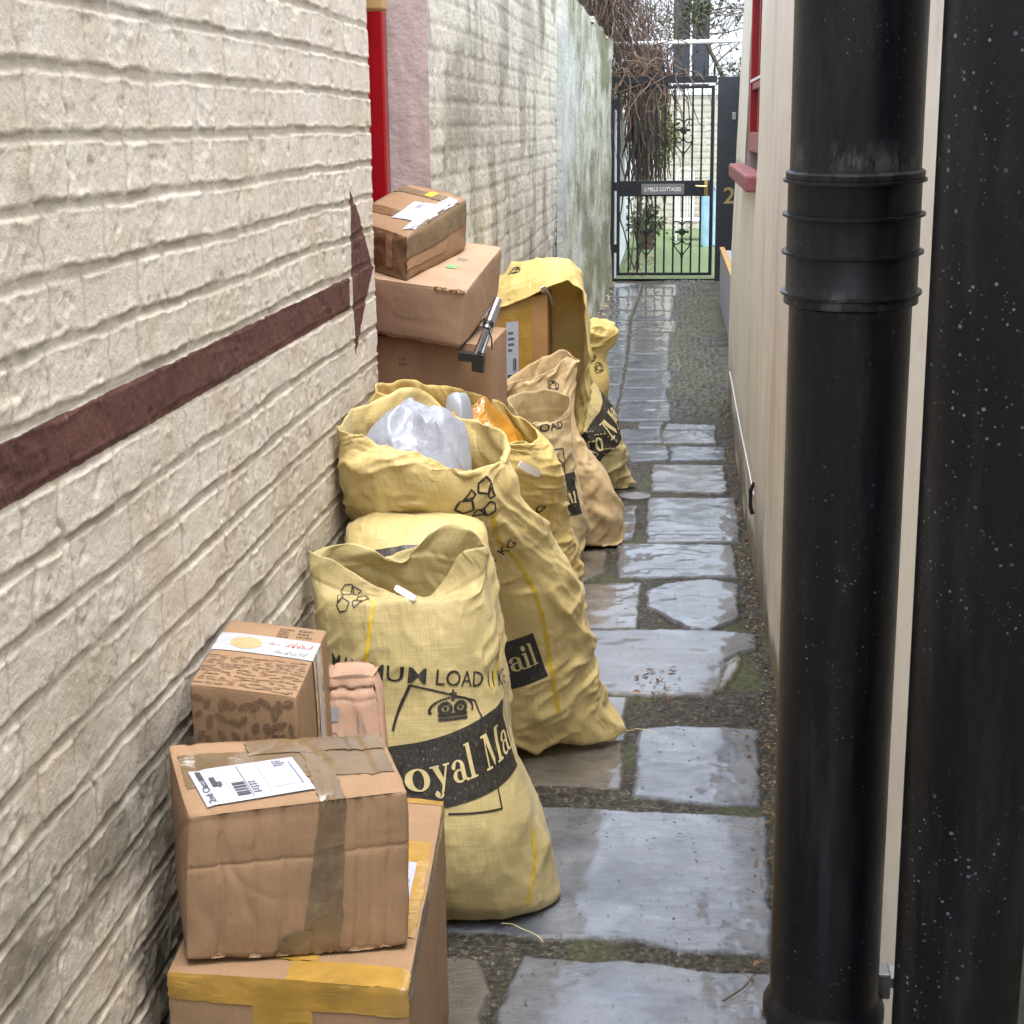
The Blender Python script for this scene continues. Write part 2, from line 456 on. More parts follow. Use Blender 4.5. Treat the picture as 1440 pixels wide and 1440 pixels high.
M['terracotta'] = simple('terracotta', (.14, .075, .05, 1), .8); M['yellow_label'] = simple('yellow_sticker', (.75, .50, .03, 1), .5, var=.05); M['green_label'] = simple('green_sticker', (.17, .34, .14, 1), .6, var=.1)
M['cream_paint'] = simple('cream_sack_letter', (.56, .47, .23, 1), .55, var=.12, scale=60)

# ------------------------------------------------------------------ world and light
W = bpy.data.worlds.new('World'); bpy.context.scene.world = W; W.use_nodes = True
wt = W.node_tree; bg = wt.nodes['Background']
sky = wt.nodes.new('ShaderNodeTexSky'); sky.sky_type = 'NISHITA'; sky.sun_disc = False
SUN_EL, SUN_AZ = math.radians(76), math.radians(150)      # azimuth from +Y towards +X
sky.sun_elevation = SUN_EL; sky.sun_rotation = SUN_AZ; sky.dust_density = 4; sky.air_density = 1.0; sky.ozone_density = 1
hs = wt.nodes.new('ShaderNodeHueSaturation'); hs.inputs['Saturation'].default_value = .50
wt.links.new(sky.outputs[0], hs.inputs['Color']); wt.links.new(hs.outputs[0], bg.inputs['Color'])
bg.inputs['Strength'].default_value = .15
sl = bpy.data.lights.new('sun', 'SUN'); sl.energy = .55; sl.angle = math.radians(52); sl.color = (1, .985, .96)
so = bpy.data.objects.new('sun', sl); C.objects.link(so)
d = Vector((math.sin(SUN_AZ) * math.cos(SUN_EL), math.cos(SUN_AZ) * math.cos(SUN_EL), math.sin(SUN_EL)))
so.rotation_euler = d.to_track_quat('Z', 'Y').to_euler(); so.location = d * 30
sc = bpy.context.scene
sc.view_settings.view_transform = 'Standard'; sc.view_settings.look = 'None'; sc.view_settings.gamma = 1; sc.view_settings.exposure = 1.95

# ------------------------------------------------------------------ setting: ground and path
g = MB(); g.add([(-300, -300, -.06), (300, -300, -.06), (300, 300, -.06), (-300, 300, -.06)], [(0, 1, 2, 3)])
tag(g.build('ground', M['ground']), kind='structure')

WX = -.77            # near left wall plane
DOOR0, DOOR1 = 4.15, 5.13


def farx(y):         # far left wall plane
    return -.77 + (np.asarray(y) - DOOR1) * (.09 / 12.1)


RX = .33             # right wall


def poly(*pts): return [tuple(PZ(a, b)[:2]) for a, b in pts]


slabs = [
    poly((920, 653), (1017, 654), (1023, 690), (1017, 693), (919, 689), (916, 670)),
    poly((912, 700), (1034, 699), (1039, 761), (910, 761)),
    poly((871, 764), (1030, 766), (1036, 810), (870, 811)),
    poly((760, 820), (899, 817), (894, 881), (760, 882)),
    poly((912, 830), (935, 820), (995, 814), (1035, 820), (1036, 870), (995, 886), (965, 880), (935, 865), (910, 852)),
    poly((740, 884), (1020, 886), (1065, 892), (1064, 910), (1040, 917), (1020, 929), (1012, 955), (1002, 975), (720, 972)),
    poly((1041, 920), (1043, 928), (1022, 962), (1008, 970), (1016, 953), (1022, 932)),
    poly((690, 980), (880, 979), (878, 1010), (870, 1107), (620, 1095)),
    poly((902, 1022), (955, 1019), (1064, 1026), (1067, 1127), (992, 1127), (891, 1116)),
    poly((640, 1128), (820, 1135), (1075, 1146), (1083, 1337), (955, 1333), (888, 1318), (767, 1313), (560, 1300)),
    poly((734, 1345), (760, 1349), (917, 1356), (992, 1367), (1083, 1371), (1100, 1640), (690, 1640), (700, 1440)),
    poly((520, 1340), (670, 1349), (687, 1390), (672, 1440), (655, 1640), (460, 1640)),
    poly((800, 711), (894, 711), (891, 756), (800, 758)),
    poly((740, 772), (850, 775), (847, 802), (820, 814), (740, 812)),
    poly((873, 626), (938, 627), (940, 646), (888, 648)),
    poly((944, 627), (1018, 628), (1022, 645), (944, 646)),
    poly((862, 604), (928, 604), (930, 622), (866, 622)),
    poly((932, 606), (1004, 606), (1007, 623), (932, 623)),
    poly((899, 594), (932, 594), (930, 602), (898, 602)),
    poly((937, 596), (1006, 597), (1006, 604), (936, 603)),
]
RC = [(400, 415, 951), (416, 437, 946), (438, 449, 944), (451, 466, 950), (468, 497, 941), (499, 520, 940), (521, 545, 942), (546, 564, 937), (566, 591, 942)]


def jointx(y): return float(np.interp(y, [390, 420, 450, 500, 545, 592], [906, 898, 886, 882, 874, 864]))


for a, b, r in RC:
    slabs.append(poly((jointx(a) + 3, a), (r, a), (r - 1, b), (jointx(b) + 3, b)))
for a, b in [(398, 407), (408, 418), (419, 436), (437, 449), (450, 494), (496, 516), (518, 540), (542, 567), (569, 592)]:
    xl = 946 - (946 - 856) / (392 - 172) * (b - 172) - 25
    slabs.append(poly((xl, a), (jointx(a) - 3, a), (jointx(b) - 3, b), (xl, b)))
for y0, y1 in ((-1.0, 1.15), (1.2, 2.2)):   # slabs under the viewer's feet
    slabs.append([(-.7, y0), (-.2, y0), (-.2, y1), (-.7, y1)]); slabs.append([(-.16, y0), (.28, y0), (.28, y1), (-.16, y1)])

ys = [np.linspace(-2, 2.35, 60)[:-1]]; y = 2.35; l_ = []
while y < 17.32: l_.append(y); y += max(.0048, .0019 * y)
ys = np.concatenate([ys[0], l_, [17.32]])
xs = np.concatenate([np.linspace(-1.3, -.80, 6)[:-1], np.arange(-.80, .36, .0058), np.linspace(.37, 1.3, 14)])
X, Y = np.meshgrid(xs, ys)
jx = (fbm(X * 14, Y * 14, 3, 3) - .5) * .022; jy = (fbm(X * 14, Y * 14, 3, 9) - .5) * .022
sd = np.full(X.shape, -1.0); sid = np.zeros(X.shape, int)
for i, pl in enumerate(slabs):
    a = np.array(pl); k = (X > a[:, 0].min() - .1) & (X < a[:, 0].max() + .1) & (Y > a[:, 1].min() - .1) & (Y < a[:, 1].max() + .1)
    if not k.any(): continue
    dd_ = sdf_poly(X[k] + jx[k], Y[k] + jy[k], pl); dd_ = dd_ + .005; cur = sd[k]; up = dd_ > cur
    cur[up] = dd_[up]; sd[k] = cur; t = sid[k]; t[up] = i; sid[k] = t
wgt = np.clip(Y / 6, 1, 2.2)
slab = sstep(-.002 * wgt, .0035 * wgt, sd)
tl = rng.normal(0, 1, (len(slabs), 3))
hs_ = tl[sid, 0] * .002 + (fbm(X * 5, Y * 5, 3, 21) - .5) * .007 + (ridge(X * 11, Y * 15, 3, 8) - .6) * .0045 * sstep(.4, .65, fbm(X * 2.3, Y * 2.3, 2, 77))
hj = -.010 + (fbm(X * 60, Y * 60, 3, 33) - .5) * .010 + (fbm(X * 6, Y * 6, 2, 35) - .5) * .012
# cobbled strip on the right, past the flagstones
cell = .045; cx_, cy_ = X / cell, Y / (cell * 1.5); best = np.full(X.shape, 9.0)
for ox in (-1, 0, 1):
    for oy in (-1, 0, 1):
        gx = np.floor(cx_) + ox; gy = np.floor(cy_) + oy
        qx = gx + .5 + .9 * (vnoise(gx * 3.7, gy * 5.1, 5) - .5); qy = gy + .5 + .9 * (vnoise(gx * 2.9, gy * 4.3, 6) - .5)
        best = np.minimum(best, np.hypot(cx_ - qx, cy_ - qy))
cob = sstep(9.0, 9.2, Y) * sstep(-.09, -.06, X) * (1 - slab)
hj = hj + cob * (.016 * np.clip(1 - (best / .55) ** 2, 0, 1))
Z = hj * (1 - slab) + hs_ * slab
tone = np.where(np.isin(sid, [7, 11, 13]), .75, np.clip(tl[sid, 1] * .25 + .18, 0, .7)); tone[sid == 6] = 1.0
moss = np.clip(sstep(.52, .68, fbm(X * 5 + 3, Y * 3, 4, 55)) * (1 - slab), 0, 1) * .6 + cob * sstep(.45, .62, fbm(X * 4, Y * 2.2, 3, 57)) * .8 * (1 - np.clip(1 - best / .5, 0, 1))
sp = PZ(1052, 945); moss = np.clip(moss + .9 * np.exp(-(((X - sp[0]) / .035) ** 2 + ((Y - sp[1]) / .12) ** 2)) * (1 - slab), 0, 1)
path = grid_obj('path', np.stack([X, Y, Z], -1), M['path'], attrs={'slab': np.maximum(slab, cob * .55 * sstep(.5, .28, best)), 'wet': sstep(.002, .012 * wgt, sd), 'tone': tone, 'moss': moss})
tag(path, kind='structure')

# ------------------------------------------------------------------ brick walls


def brick_height(S, V, course, seed, joint_w, blen=.225, rough=1.0, wobble=.17):
    """S along the wall, V up; returns relief (m) and joint mask"""
    wob = (fbm(S * 3.2, V * 3.2, 3, seed) - .5) * course * wobble
    vv = V + wob; row = np.floor(vv / course); fr = vv / course - row
    dbed = np.minimum(fr, 1 - fr) * course
    dh = np.full(S.shape, 9.0); bid = np.zeros(S.shape)
    r0, r1 = int(row.min()), int(row.max())
    lr = np.random.default_rng(seed)
    for r in range(r0, r1 + 1):
        k = row == r
        seq = [blen if (j + r) % 2 else blen * .52 for j in range(200)] if r % 3 else [blen] * 200
        ed = np.cumsum(np.array(seq) * lr.uniform(.92, 1.08, 200)) + S.min() - blen * lr.uniform(.3, 1.3)
        s = S[k] + (vnoise(V[k] * 40, S[k] * 9, seed + 3) - .5) * .02
        i = np.clip(np.searchsorted(ed, s), 1, len(ed) - 1)
        dh[k] = np.minimum(s - ed[i - 1], ed[i] - s); bid[k] = i + r * 211
    jw = joint_w * (.45 + .9 * fbm(S * 16, V * 16, 3, seed + 9))
    bed = sstep(jw * .62, jw * .88, dbed); head = sstep(jw * .25, jw * .7, dh)
    br = vnoise(bid * 7.31, bid * 3.17, seed + 5)
    body = bed * (.08 + .92 * head * (.4 + .6 * sstep(.3, .6, vnoise(bid * 3.3, bid * 1.7, seed + 6))) + .0)
    rel = body * .0034 * (.45 + .9 * fbm(S * 4, V * 4, 3, seed + 33)) + (br - .5) * .0022 * body
    lip = np.exp(-((dbed - jw * 1.05) / (jw * .33)) ** 2) * sstep(.40, .6, vnoise(S * 26, V * 26, seed + 2)) * .0014
    face = (fbm(S * 24, V * 28, 4, seed + 12, .55) - .5) * .0028 * rough - np.clip(.29 - fbm(S * 20, V * 24, 3, seed + 15), 0, 1) * .018 * rough
    crust = (ridge(S * 30, V * 34, 3, seed + 25) ** 3 - .3) * .0032 * rough * sstep(.5, .62, fbm(S * 6, V * 6, 3, seed + 27))
    return rel + lip + face * (.4 + .6 * bed) + crust * bed, 1 - bed * (.45 + .55 * head)


ysn = [np.linspace(-2, 1.35, 50)[:-1]]; y = 1.35; l_ = []
while y < DOOR0: l_.append(y); y += .0017 * y
ysn = np.concatenate([ysn[0], l_, [DOOR0]])
zsn = np.concatenate([np.arange(-.03, 2.15, .0035), np.linspace(2.16, 2.3, 6)])
S, V = np.meshgrid(ysn, zsn)
COURSE = .0846
# the painted stripe runs along one course: its edges at the left of the photo
s_lo, s_hi = PX(300, 548, WX)[2], PX(300, 483, WX)[2]
V0 = s_lo
rel, jm = brick_height(S, V - V0 + 60 * COURSE, COURSE, 4, .0115)
Xw = WX + rel - .006
wallpts = np.stack([Xw, S, V], -1)
# paint mask (signed distance in cm around .5)
yend = PX(493, 400, WX)[1]
sd1 = np.minimum(np.minimum(V - s_lo, s_hi - V), yend - S)
tri = [tuple(PX(a, b, WX)[1:]) for a, b in ((494, 266), (506, 300), (527, 376), (513, 440), (503, 503), (499, 440), (496, 360))]
sd2 = sdf_poly(S, V, tri)
gapm = np.maximum(sd1, sd2) + (fbm(S * 40, V * 40, 2, 71) - .5) * .003
paint = np.clip(.5 + gapm / .02, 0, 1)
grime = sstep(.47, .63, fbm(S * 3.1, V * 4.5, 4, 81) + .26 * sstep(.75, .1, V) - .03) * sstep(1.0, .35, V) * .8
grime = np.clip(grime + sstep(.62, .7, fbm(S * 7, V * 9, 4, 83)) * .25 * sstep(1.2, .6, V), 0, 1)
nw = thing('brick_wall', (WX, 2, 0), 'cream painted rough brick wall with a dark brown arrow painted along it', 'wall')
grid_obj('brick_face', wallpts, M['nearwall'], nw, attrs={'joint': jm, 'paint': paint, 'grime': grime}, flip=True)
MB().box((WX - .30, -2, -.05), (WX - .012, DOOR0 - .004, 2.29)).build('wall_core', M['pink'], nw)

# far old brick wall
ysn = []; y = DOOR1
YB = 10.3
while y < YB: ysn.append(y); y += .0024 * y
ysn = np.array(ysn + [YB]); zsn = np.arange(-.03, 2.62, .0105)
S, V = np.meshgrid(ysn, zsn)
rel, jm = brick_height(S, V + 4.0, .083, 44, .013, rough=1.5)
rel = rel * 1.1 + (fbm(S * 1.3, V * 1.3, 2, 46) - .5) * .03 - .006
topcut = 2.52 + (fbm(S * 2, S * 0, 3, 47) - .5) * .1
Vc = np.minimum(V, topcut)
mo = sstep(.56, .68, fbm(S * 1.1, V * 1.8, 4, 48)) * sstep(8.6, 9.9, S) + sstep(2.25, 2.5, V + .3 * (fbm(S * 4, V * 4, 3, 49) - .5)) * sstep(6.5, 9, S) * .8
gr = sstep(.48, .66, fbm(S * 3.2, V * 2.4, 4, 50) + .1 * sstep(6.5, 9.5, S) - .05) * .38 + sstep(.5, .68, fbm(S * 6, V * 4, 4, 52)) * .3 * sstep(1.7, .9, V)
ow = thing('old_brick_wall', (-.77, 7.5, 0), 'weathered whitewashed brick wall beyond the red door', 'wall')
grid_obj('brick_face', np.stack([farx(S) + rel, S, Vc], -1), M['oldwall'], ow, attrs={'joint': jm, 'moss': np.clip(mo, 0, 1) * .85, 'grime': np.clip(gr, 0, .9)}, flip=True)
MB().box((-1.2, DOOR1 + .004, -.05), (-.80, YB, 2.45)).build('wall_core', M['pink'], ow)
# pink stained return of the doorway
ysj = np.linspace(-.90, -.766, 14); zsj = np.linspace(-.03, 2.45, 160); A, B = np.meshgrid(ysj, zsj)
grid_obj('door_reveal', np.stack([A, DOOR1 - .004 + (fbm(A * 30, B * 12, 3, 60) - .5) * .008, B], -1), M['pink'], ow)

# rendered wall up to the gate
ysn = []; y = YB
while y < 17.35: ysn.append(y); y += .0035 * y
ysn = np.array(ysn + [17.35]); zsn = np.linspace(-.03, 2.62, 170)
S, V = np.meshgrid(ysn, zsn)
top = 2.50 + (fbm(S * 1.5, S * 0, 3, 61) - .5) * .08
bulge = .035 + (fbm(S * .8, V * 1.2, 3, 62) - .5) * .03 + .05 * sstep(.5, 0, V) * fbm(S * 3, V * 3, 2, 63)
clean = sstep(.42, .58, fbm(S * .7, V * 1.1, 3, 64)) * sstep(13.6, 11.2, S + .8 * (fbm(S * 2, V, 3, 65) - .5)) * .5
mo = sstep(.46, .62, fbm(S * .45, V * 1.9, 4, 66) + .12 * sstep(2.2, 2.5, V) + .14 * sstep(.7, 0, V)) * .7
rw = thing('rendered_wall', (-.70, 13.5, 0), 'green stained rendered wall beside the iron gate', 'wall')
grid_obj('render_face', np.stack([farx(S) + bulge * np.where(S > YB + .001, 1, 0) , S, np.minimum(V, top)], -1), M['render'], rw, attrs={'clean': clean, 'moss': mo}, flip=True)
MB().box((-1.3, YB + .004, -.05), (-.735, 17.3, 2.44)).build('wall_core', M['ground'], rw)
ysn = np.linspace(YB - .1, 17.35, 150); th = np.linspace(0, math.pi, 14); S, T = np.meshgrid(ysn, th)
rr = .72 + .5 * (fbm(S * 2.2, T * 1.2, 2, 67) - .5) + .45 * (fbm(S * 14, T * 4, 3, 69) - .5)
cp = np.stack([farx(S) - .10 + .155 * np.cos(T) * rr, S, 2.45 + .09 * np.sin(T) * rr], -1)
grid_obj('coping', cp, M['render'], rw, attrs={'clean': np.zeros(S.shape), 'moss': sstep(.4, .6, fbm(S * 4, T * 2, 3, 68))}, flip=True)

# ------------------------------------------------------------------ red door in the recess
dr = thing('red_door', (-.9, 4.6, 0), 'bright red painted door set back behind the parcel stack', 'door')
MB().box((-.99, DOOR0 - .06, 0), (-.935, DOOR1 - .09, 2.05)).build('door_leaf', M['red'], dr)
f_ = MB(); f_.box((-1.0, DOOR1 - .085, 0), (-.893, DOOR1 - .012, 2.3), .006); f_.box((-1.0, DOOR0 - .06, 2.06), (-.90, DOOR1 - .09, 2.3), .006)
f_.build('door_frame', M['red'], dr)
MB().box((-1.02, DOOR0 - .06, 2.29), (-.95, DOOR1, 2.6)).build('transom_panel', M['red'], dr)
k0 = P(530, -10, 4.3)
b_ = thing('wooden_block', (k0[0], k0[1], k0[2]), 'small brown wooden block hanging at the head of the red door', 'block')
MB().box((k0[0] - .035, k0[1] - .03, k0[2] - .045), (k0[0] + .022, k0[1] + .03, k0[2] + .12), .006).build('block_body', M['tan'], b_)
MB().tube([(k0[0], k0[1], k0[2] + .12), (k0[0] - .03, k0[1] + .02, k0[2] + .2)], .004).build('hanging_cord', M['black_plastic'], b_)

# ------------------------------------------------------------------ right wall
rwall = thing('cream_wall', (RX, 4, 0), 'smooth cream rendered wall running down the right side', 'wall')
WIN0, WIN1, SILL = 6.5, 8.25, 1.43


def rwx(y, z): return RX + .032 * np.clip(np.asarray(z) - .9, 0, 3) * sstep(5.5, 9, y) + .03 * sstep(6.5, 9.7, y)


ya = np.concatenate([np.linspace(-2, 1, 14)[:-1], np.linspace(1, 9.75, 260)]); za = np.linspace(-.03, 2.5, 120)
for nm, sel_y, sel_z in (('wall_face', (ya <= WIN0 + .02), za > -9), ('wall_face', ya >= WIN0, za <= SILL + .02), ('wall_face', ya >= WIN1, za >= SILL - .02)):
    S, V = np.meshgrid(ya[sel_y], za[sel_z])
    lump = (fbm(S * 2.5, V * 2.5, 3, 91) - .5) * .010 + (fbm(S * 11, V * 11, 3, 92) - .5) * .0025
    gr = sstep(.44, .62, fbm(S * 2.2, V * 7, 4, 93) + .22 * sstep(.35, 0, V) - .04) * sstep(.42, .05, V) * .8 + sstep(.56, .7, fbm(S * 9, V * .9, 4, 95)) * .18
    grid_obj(nm, np.stack([rwx(S, V) + lump, S, V], -1), M['cream'], rwall, attrs={'grime': gr})
rv = MB(); x0 = float(rwx(WIN1, 1.9))
rv.add([(x0 - .002, WIN1, SILL), (x0 + .16, WIN1, SILL), (x0 + .16, WIN1, 2.5), (x0 + .03, WIN1, 2.5)], [(0, 1, 2, 3)])
rv.add([(x0 + .2, WIN0 - .3, -.05), (x0 + .2, 9.7, -.05), (x0 + .2, 9.7, 2.5), (x0 + .2, WIN0 - .3, 2.5)], [(0, 1, 2, 3)])
rv.add([(x0 + .0, 9.75, -.05), (x0 + .9, 9.75, -.05), (x0 + .9, 9.75, 2.5), (x0 + .05, 9.75, 2.5)], [(0, 3, 2, 1)])
rv.build('window_reveal', M['pink'], rwall)
a = PX(1026, 523, RX - .004); b = PX(1060, 697, RX - .004)
pts = [Vector(a).lerp(Vector(b), t) + Vector((0, 0, .004 * math.sin(9 * t))) for t in np.linspace(0, 1, 16)]
cb = thing('wall_cable', tuple(b), 'thin white cable clipped low along the cream wall', 'cable')
MB().tube(pts, .0032, 6).build('cable', M['white_paint'], cb, True)
MB().tube([b + np.array((0, 0, .05)), b + np.array((-.012, 0, .02)), b + np.array((-.012, -.01, -.04)), b + np.array((-.004, -.01, -.07))], .008, 8).build('cable_hook', M['black_plastic'], cb, True)
# window with sill
wn = thing('red_window', (.42, 7.4, SILL), 'red framed window with a faded red sill in the cream wall', 'window')
fx0 = x0 + .004
fm = MB(); fm.box((fx0, WIN1 - .09, SILL + .08), (fx0 + .06, WIN1 - .004, 2.49), .004); fm.box((fx0, WIN0 + .0, SILL + .08), (fx0 + .06, WIN1 - .09, SILL + .17), .004)
for z_ in (1.80, 2.25): fm.box((fx0 + .008, WIN0, z_), (fx0 + .05, WIN1 - .09, z_ + .035), .004)
for y_ in (7.05, 7.6): fm.box((fx0 + .01, y_, SILL + .17), (fx0 + .05, y_ + .035, 2.49), .004)
fm.build('window_frame', M['red'], wn)
MB().box((fx0 + .03, WIN0, SILL + .1), (fx0 + .036, WIN1 - .02, 2.49)).build('pane', M['glass'], wn)
g1 = MB()
for z_ in (1.835, 2.285): g1.box((fx0 - .003, WIN0, z_), (fx0 + .004, WIN1 - .1, z_ + .012))
g1.build('glazing_bead', M['white_paint'], wn)
ss = MB(); ss.box((RX - .04, WIN0 + .005, SILL - .055), (x0 + .0, WIN1 + .18, SILL + .012), .01); ss.build('sill', M['red_sill'], wn)

# setback wall past the cream building, with a planter
sb = thing('side_wall', (.8, 13, 0), 'low pale wall set back beyond the cream building', 'wall')
MB().box((.74, 9.80, -.05), (.95, 17.1, 2.2), .01).build('wall_body', M['house'], sb)
pl = thing('planter', (.55, 13, 0), 'lilac grey timber planter against the set back wall', 'planter')
q0, q1 = PZ(1023, 500), PZ(1014, 428)
MB().box((.452, 11.6, 0), (.70, 14.9, .50), .01).build('planter_box', M['lilac'], pl)
t_ = MB(); t_.box((.446, 11.59, .502), (.49, 14.91, .53), .004); t_.box((.66, 11.59, .502), (.706, 14.91, .53), .004); t_.box((.49, 11.6, .502), (.66, 11.65, .53), .004); t_.build('planter_rim', M['tan'], pl)

# ------------------------------------------------------------------ text and print helpers
def text_geo(s, bold=0.0):
    cu = bpy.data.curves.new('t', 'FONT'); cu.body = s; cu.resolution_u = 3; cu.fill_mode = 'FRONT'; cu.offset = bold
    o = bpy.data.objects.new('t', cu); C.objects.link(o)
    dg = bpy.context.evaluated_depsgraph_get(); me = bpy.data.meshes.new_from_object(o.evaluated_get(dg))
    V = np.array([v.co[:2] for v in me.vertices]); Fc = [tuple(p.vertices) for p in me.polygons]
    bpy.data.objects.remove(o); bpy.data.curves.remove(cu); bpy.data.meshes.remove(me)
    V = V - V.min(0); return V, Fc     # units: em


def fit(geo, w=None, h=None):
    V, Fc = geo; s = (w / V[:, 0].max()) if w else h / V[:, 1].max(); return V * s, Fc


def join(*geos):
    Vs = []; Fs = []; n = 0
    for V, Fc in geos:
        Vs.append(np.asarray(V, float)); Fs += [tuple(i + n for i in f) for f in Fc]; n += len(V)
    return np.concatenate(Vs), Fs


def strokes(lines, w):
    out = []
    for ln in lines:
        p = np.array(ln, float); t = np.gradient(p, axis=0); t /= np.linalg.norm(t, axis=1)[:, None] + 1e-9
        nrm = np.stack([-t[:, 1], t[:, 0]], 1) * w / 2
        V = np.concatenate([p + nrm, p - nrm]); n = len(p)
        out.append((V, [(i, i + 1, n + i + 1, n + i) for i in range(n - 1)]))
    return join(*out)


def rect(x0, y0, x1, y1): return np.array([(x0, y0), (x1, y0), (x1, y1), (x0, y1)], float), [(0, 1, 2, 3)]


def quadp(*p): return np.array(p, float), [tuple(range(len(p)))]


def disc(cx, cy, rx, ry=None, n=18):
    ry = ry or rx; a = np.linspace(0, 2 * math.pi, n, endpoint=False); return np.stack([cx + rx * np.cos(a), cy + ry * np.sin(a)], 1), [tuple(range(n))]


def ringg(cx, cy, rx, ry, ix, iy, a0=0, a1=360, tilt=0, n=26):
    a = np.radians(np.linspace(a0, a1, n)); t = math.radians(tilt)
    o = np.stack([cx + rx * np.cos(a), cy + ry * np.sin(a)], 1)
    i = np.stack([cx + ix * np.cos(a + t), cy + iy * np.sin(a + t)], 1)
    return np.concatenate([o, i]), [(k, k + 1, n + k + 1, n + k) for k in range(n - 1)]


def glyph(c):          # bold serif letters, x-height .46, cap .68
    st = .13
    if c == 'R': return .66, [rect(.08, 0, .08 + st, .68), rect(0, 0, .30, .045), rect(0, .635, .2, .68), ringg(.24, .51, .28, .17, .15, .125, -90, 90), rect(.2, .635, .25, .68), rect(.2, .335, .25, .385), quadp((.27, .35), (.40, .37), (.64, .045), (.50, .0), (.68, 0), (.68, .045))[0:2]]
    if c == 'o': return .50, [ringg(.24, .225, .24, .24, .105, .205, 0, 360, 8)]
    if c == 'y': return .50, [quadp((.03, .46), (.18, .46), (.31, .13), (.25, .0)), quadp((.40, .46), (.45, .46), (.24, -.06), (.19, -.12), (.16, -.1)), rect(-.02, .425, .22, .46), rect(.33, .425, .50, .46), ringg(.11, -.12, .10, .09, .04, .05, 120, 360), disc(.06, -.12, .06)]
    if c == 'a': return .47, [rect(.27, .03, .27 + st, .34), ringg(.2, .14, .19, .14, .075, .1, 60, 300), ringg(.21, .32, .19, .14, .08, .105, 0, 170), disc(.07, .34, .055), quadp((.38, .0), (.48, .0), (.48, .04), (.40, .06)), rect(.19, .235, .28, .275)]
    if c == 'l': return .28, [rect(.06, 0, .06 + st, .70), rect(0, 0, .26, .04), quadp((0, .66), (.06, .66), (.06, .70), (0, .70))]
    if c == 'i': return .28, [rect(.06, 0, .06 + st, .46), rect(0, 0, .26, .04), rect(0, .42, .06, .46), disc(.125, .60, .085)]
    if c == 'M': return .86, [rect(.09, 0, .145, .68), rect(.62, 0, .76, .68), quadp((.09, .68), (.25, .68), (.44, .14), (.38, 0)), quadp((.44, .14), (.38, 0), (.62, .60), (.64, .68)), rect(0, 0, .23, .045), rect(.55, 0, .84, .045), rect(0, .635, .12, .68), rect(.70, .635, .84, .68)]
    return .26, []


def serif(s, x=0.0):
    out = []
    for c in s:
        w, prims = glyph(c)
        for V, Fc in prims: out.append((V + [x, 0], Fc))
        x += w + .035
    return out, x


def crown():
    g_ = [rect(-.5, 0, .5, .10), rect(-.5, .14, .5, .25)]
    for sx in (-1, 1):
        g_.append(ringg(sx * .26, .42, .25, .24, .12, .11, 0, 360)); g_.append(disc(sx * .26, .42, .07))
        a = np.linspace(0, 1, 15)
        for t in a: g_.append(disc(sx * (.05 + .70 * math.sin(t * 1.9)), .36 + .42 * math.cos(t * 1.9) ** 1 if t < .83 else .30 + .1 * (1 - t), .045, n=8))
    g_ += [rect(-.035, .78, .035, 1.05), rect(-.12, .88, .12, .95), disc(0, .74, .075)]
    return g_


def recycle():
    def loop(pts): return pts + [pts[0]]
    base = [loop([(-.12, .10), (.16, .10), (.16, .30), (-.02, .36), (-.16, .26)]), loop([(.16, .26), (.34, .06), (.20, .0), (.10, .12)])]
    out = []
    for k in range(3):
        a = math.radians(120 * k + 10); ca, sa = math.cos(a), math.sin(a)
        for l in base:
            pts = []
            for (x, y), (x2, y2) in zip(l[:-1], l[1:]):
                for t in (0, .5): pts.append((x + (x2 - x) * t, y + (y2 - y) * t + .08))
            pts.append((l[-1][0], l[-1][1] + .08))
            out.append([(x * ca - y * sa, x * sa + y * ca) for x, y in pts])
    return out


def dice(geo, step):
    """cut a flat print into small faces so it can follow a curved surface"""
    V, Fc = geo; bm = bmesh.new(); vs = [bm.verts.new((x, y, 0)) for x, y in V]
    for f in Fc:
        try: bm.faces.new([vs[i] for i in f])
        except ValueError: pass
    lo, hi = V.min(0), V.max(0)
    for ax in (0, 1):
        n = Vector((1, 0, 0)) if ax == 0 else Vector((0, 1, 0))
        for c in np.arange(lo[ax] + step, hi[ax], step):
            bmesh.ops.bisect_plane(bm, geom=bm.verts[:] + bm.edges[:] + bm.faces[:], dist=1e-7, plane_co=n * c, plane_no=n)
    bm.verts.index_update(); out = (np.array([v.co[:2] for v in bm.verts]), [tuple(v.index for v in f.verts) for f in bm.faces]); bm.free(); return out


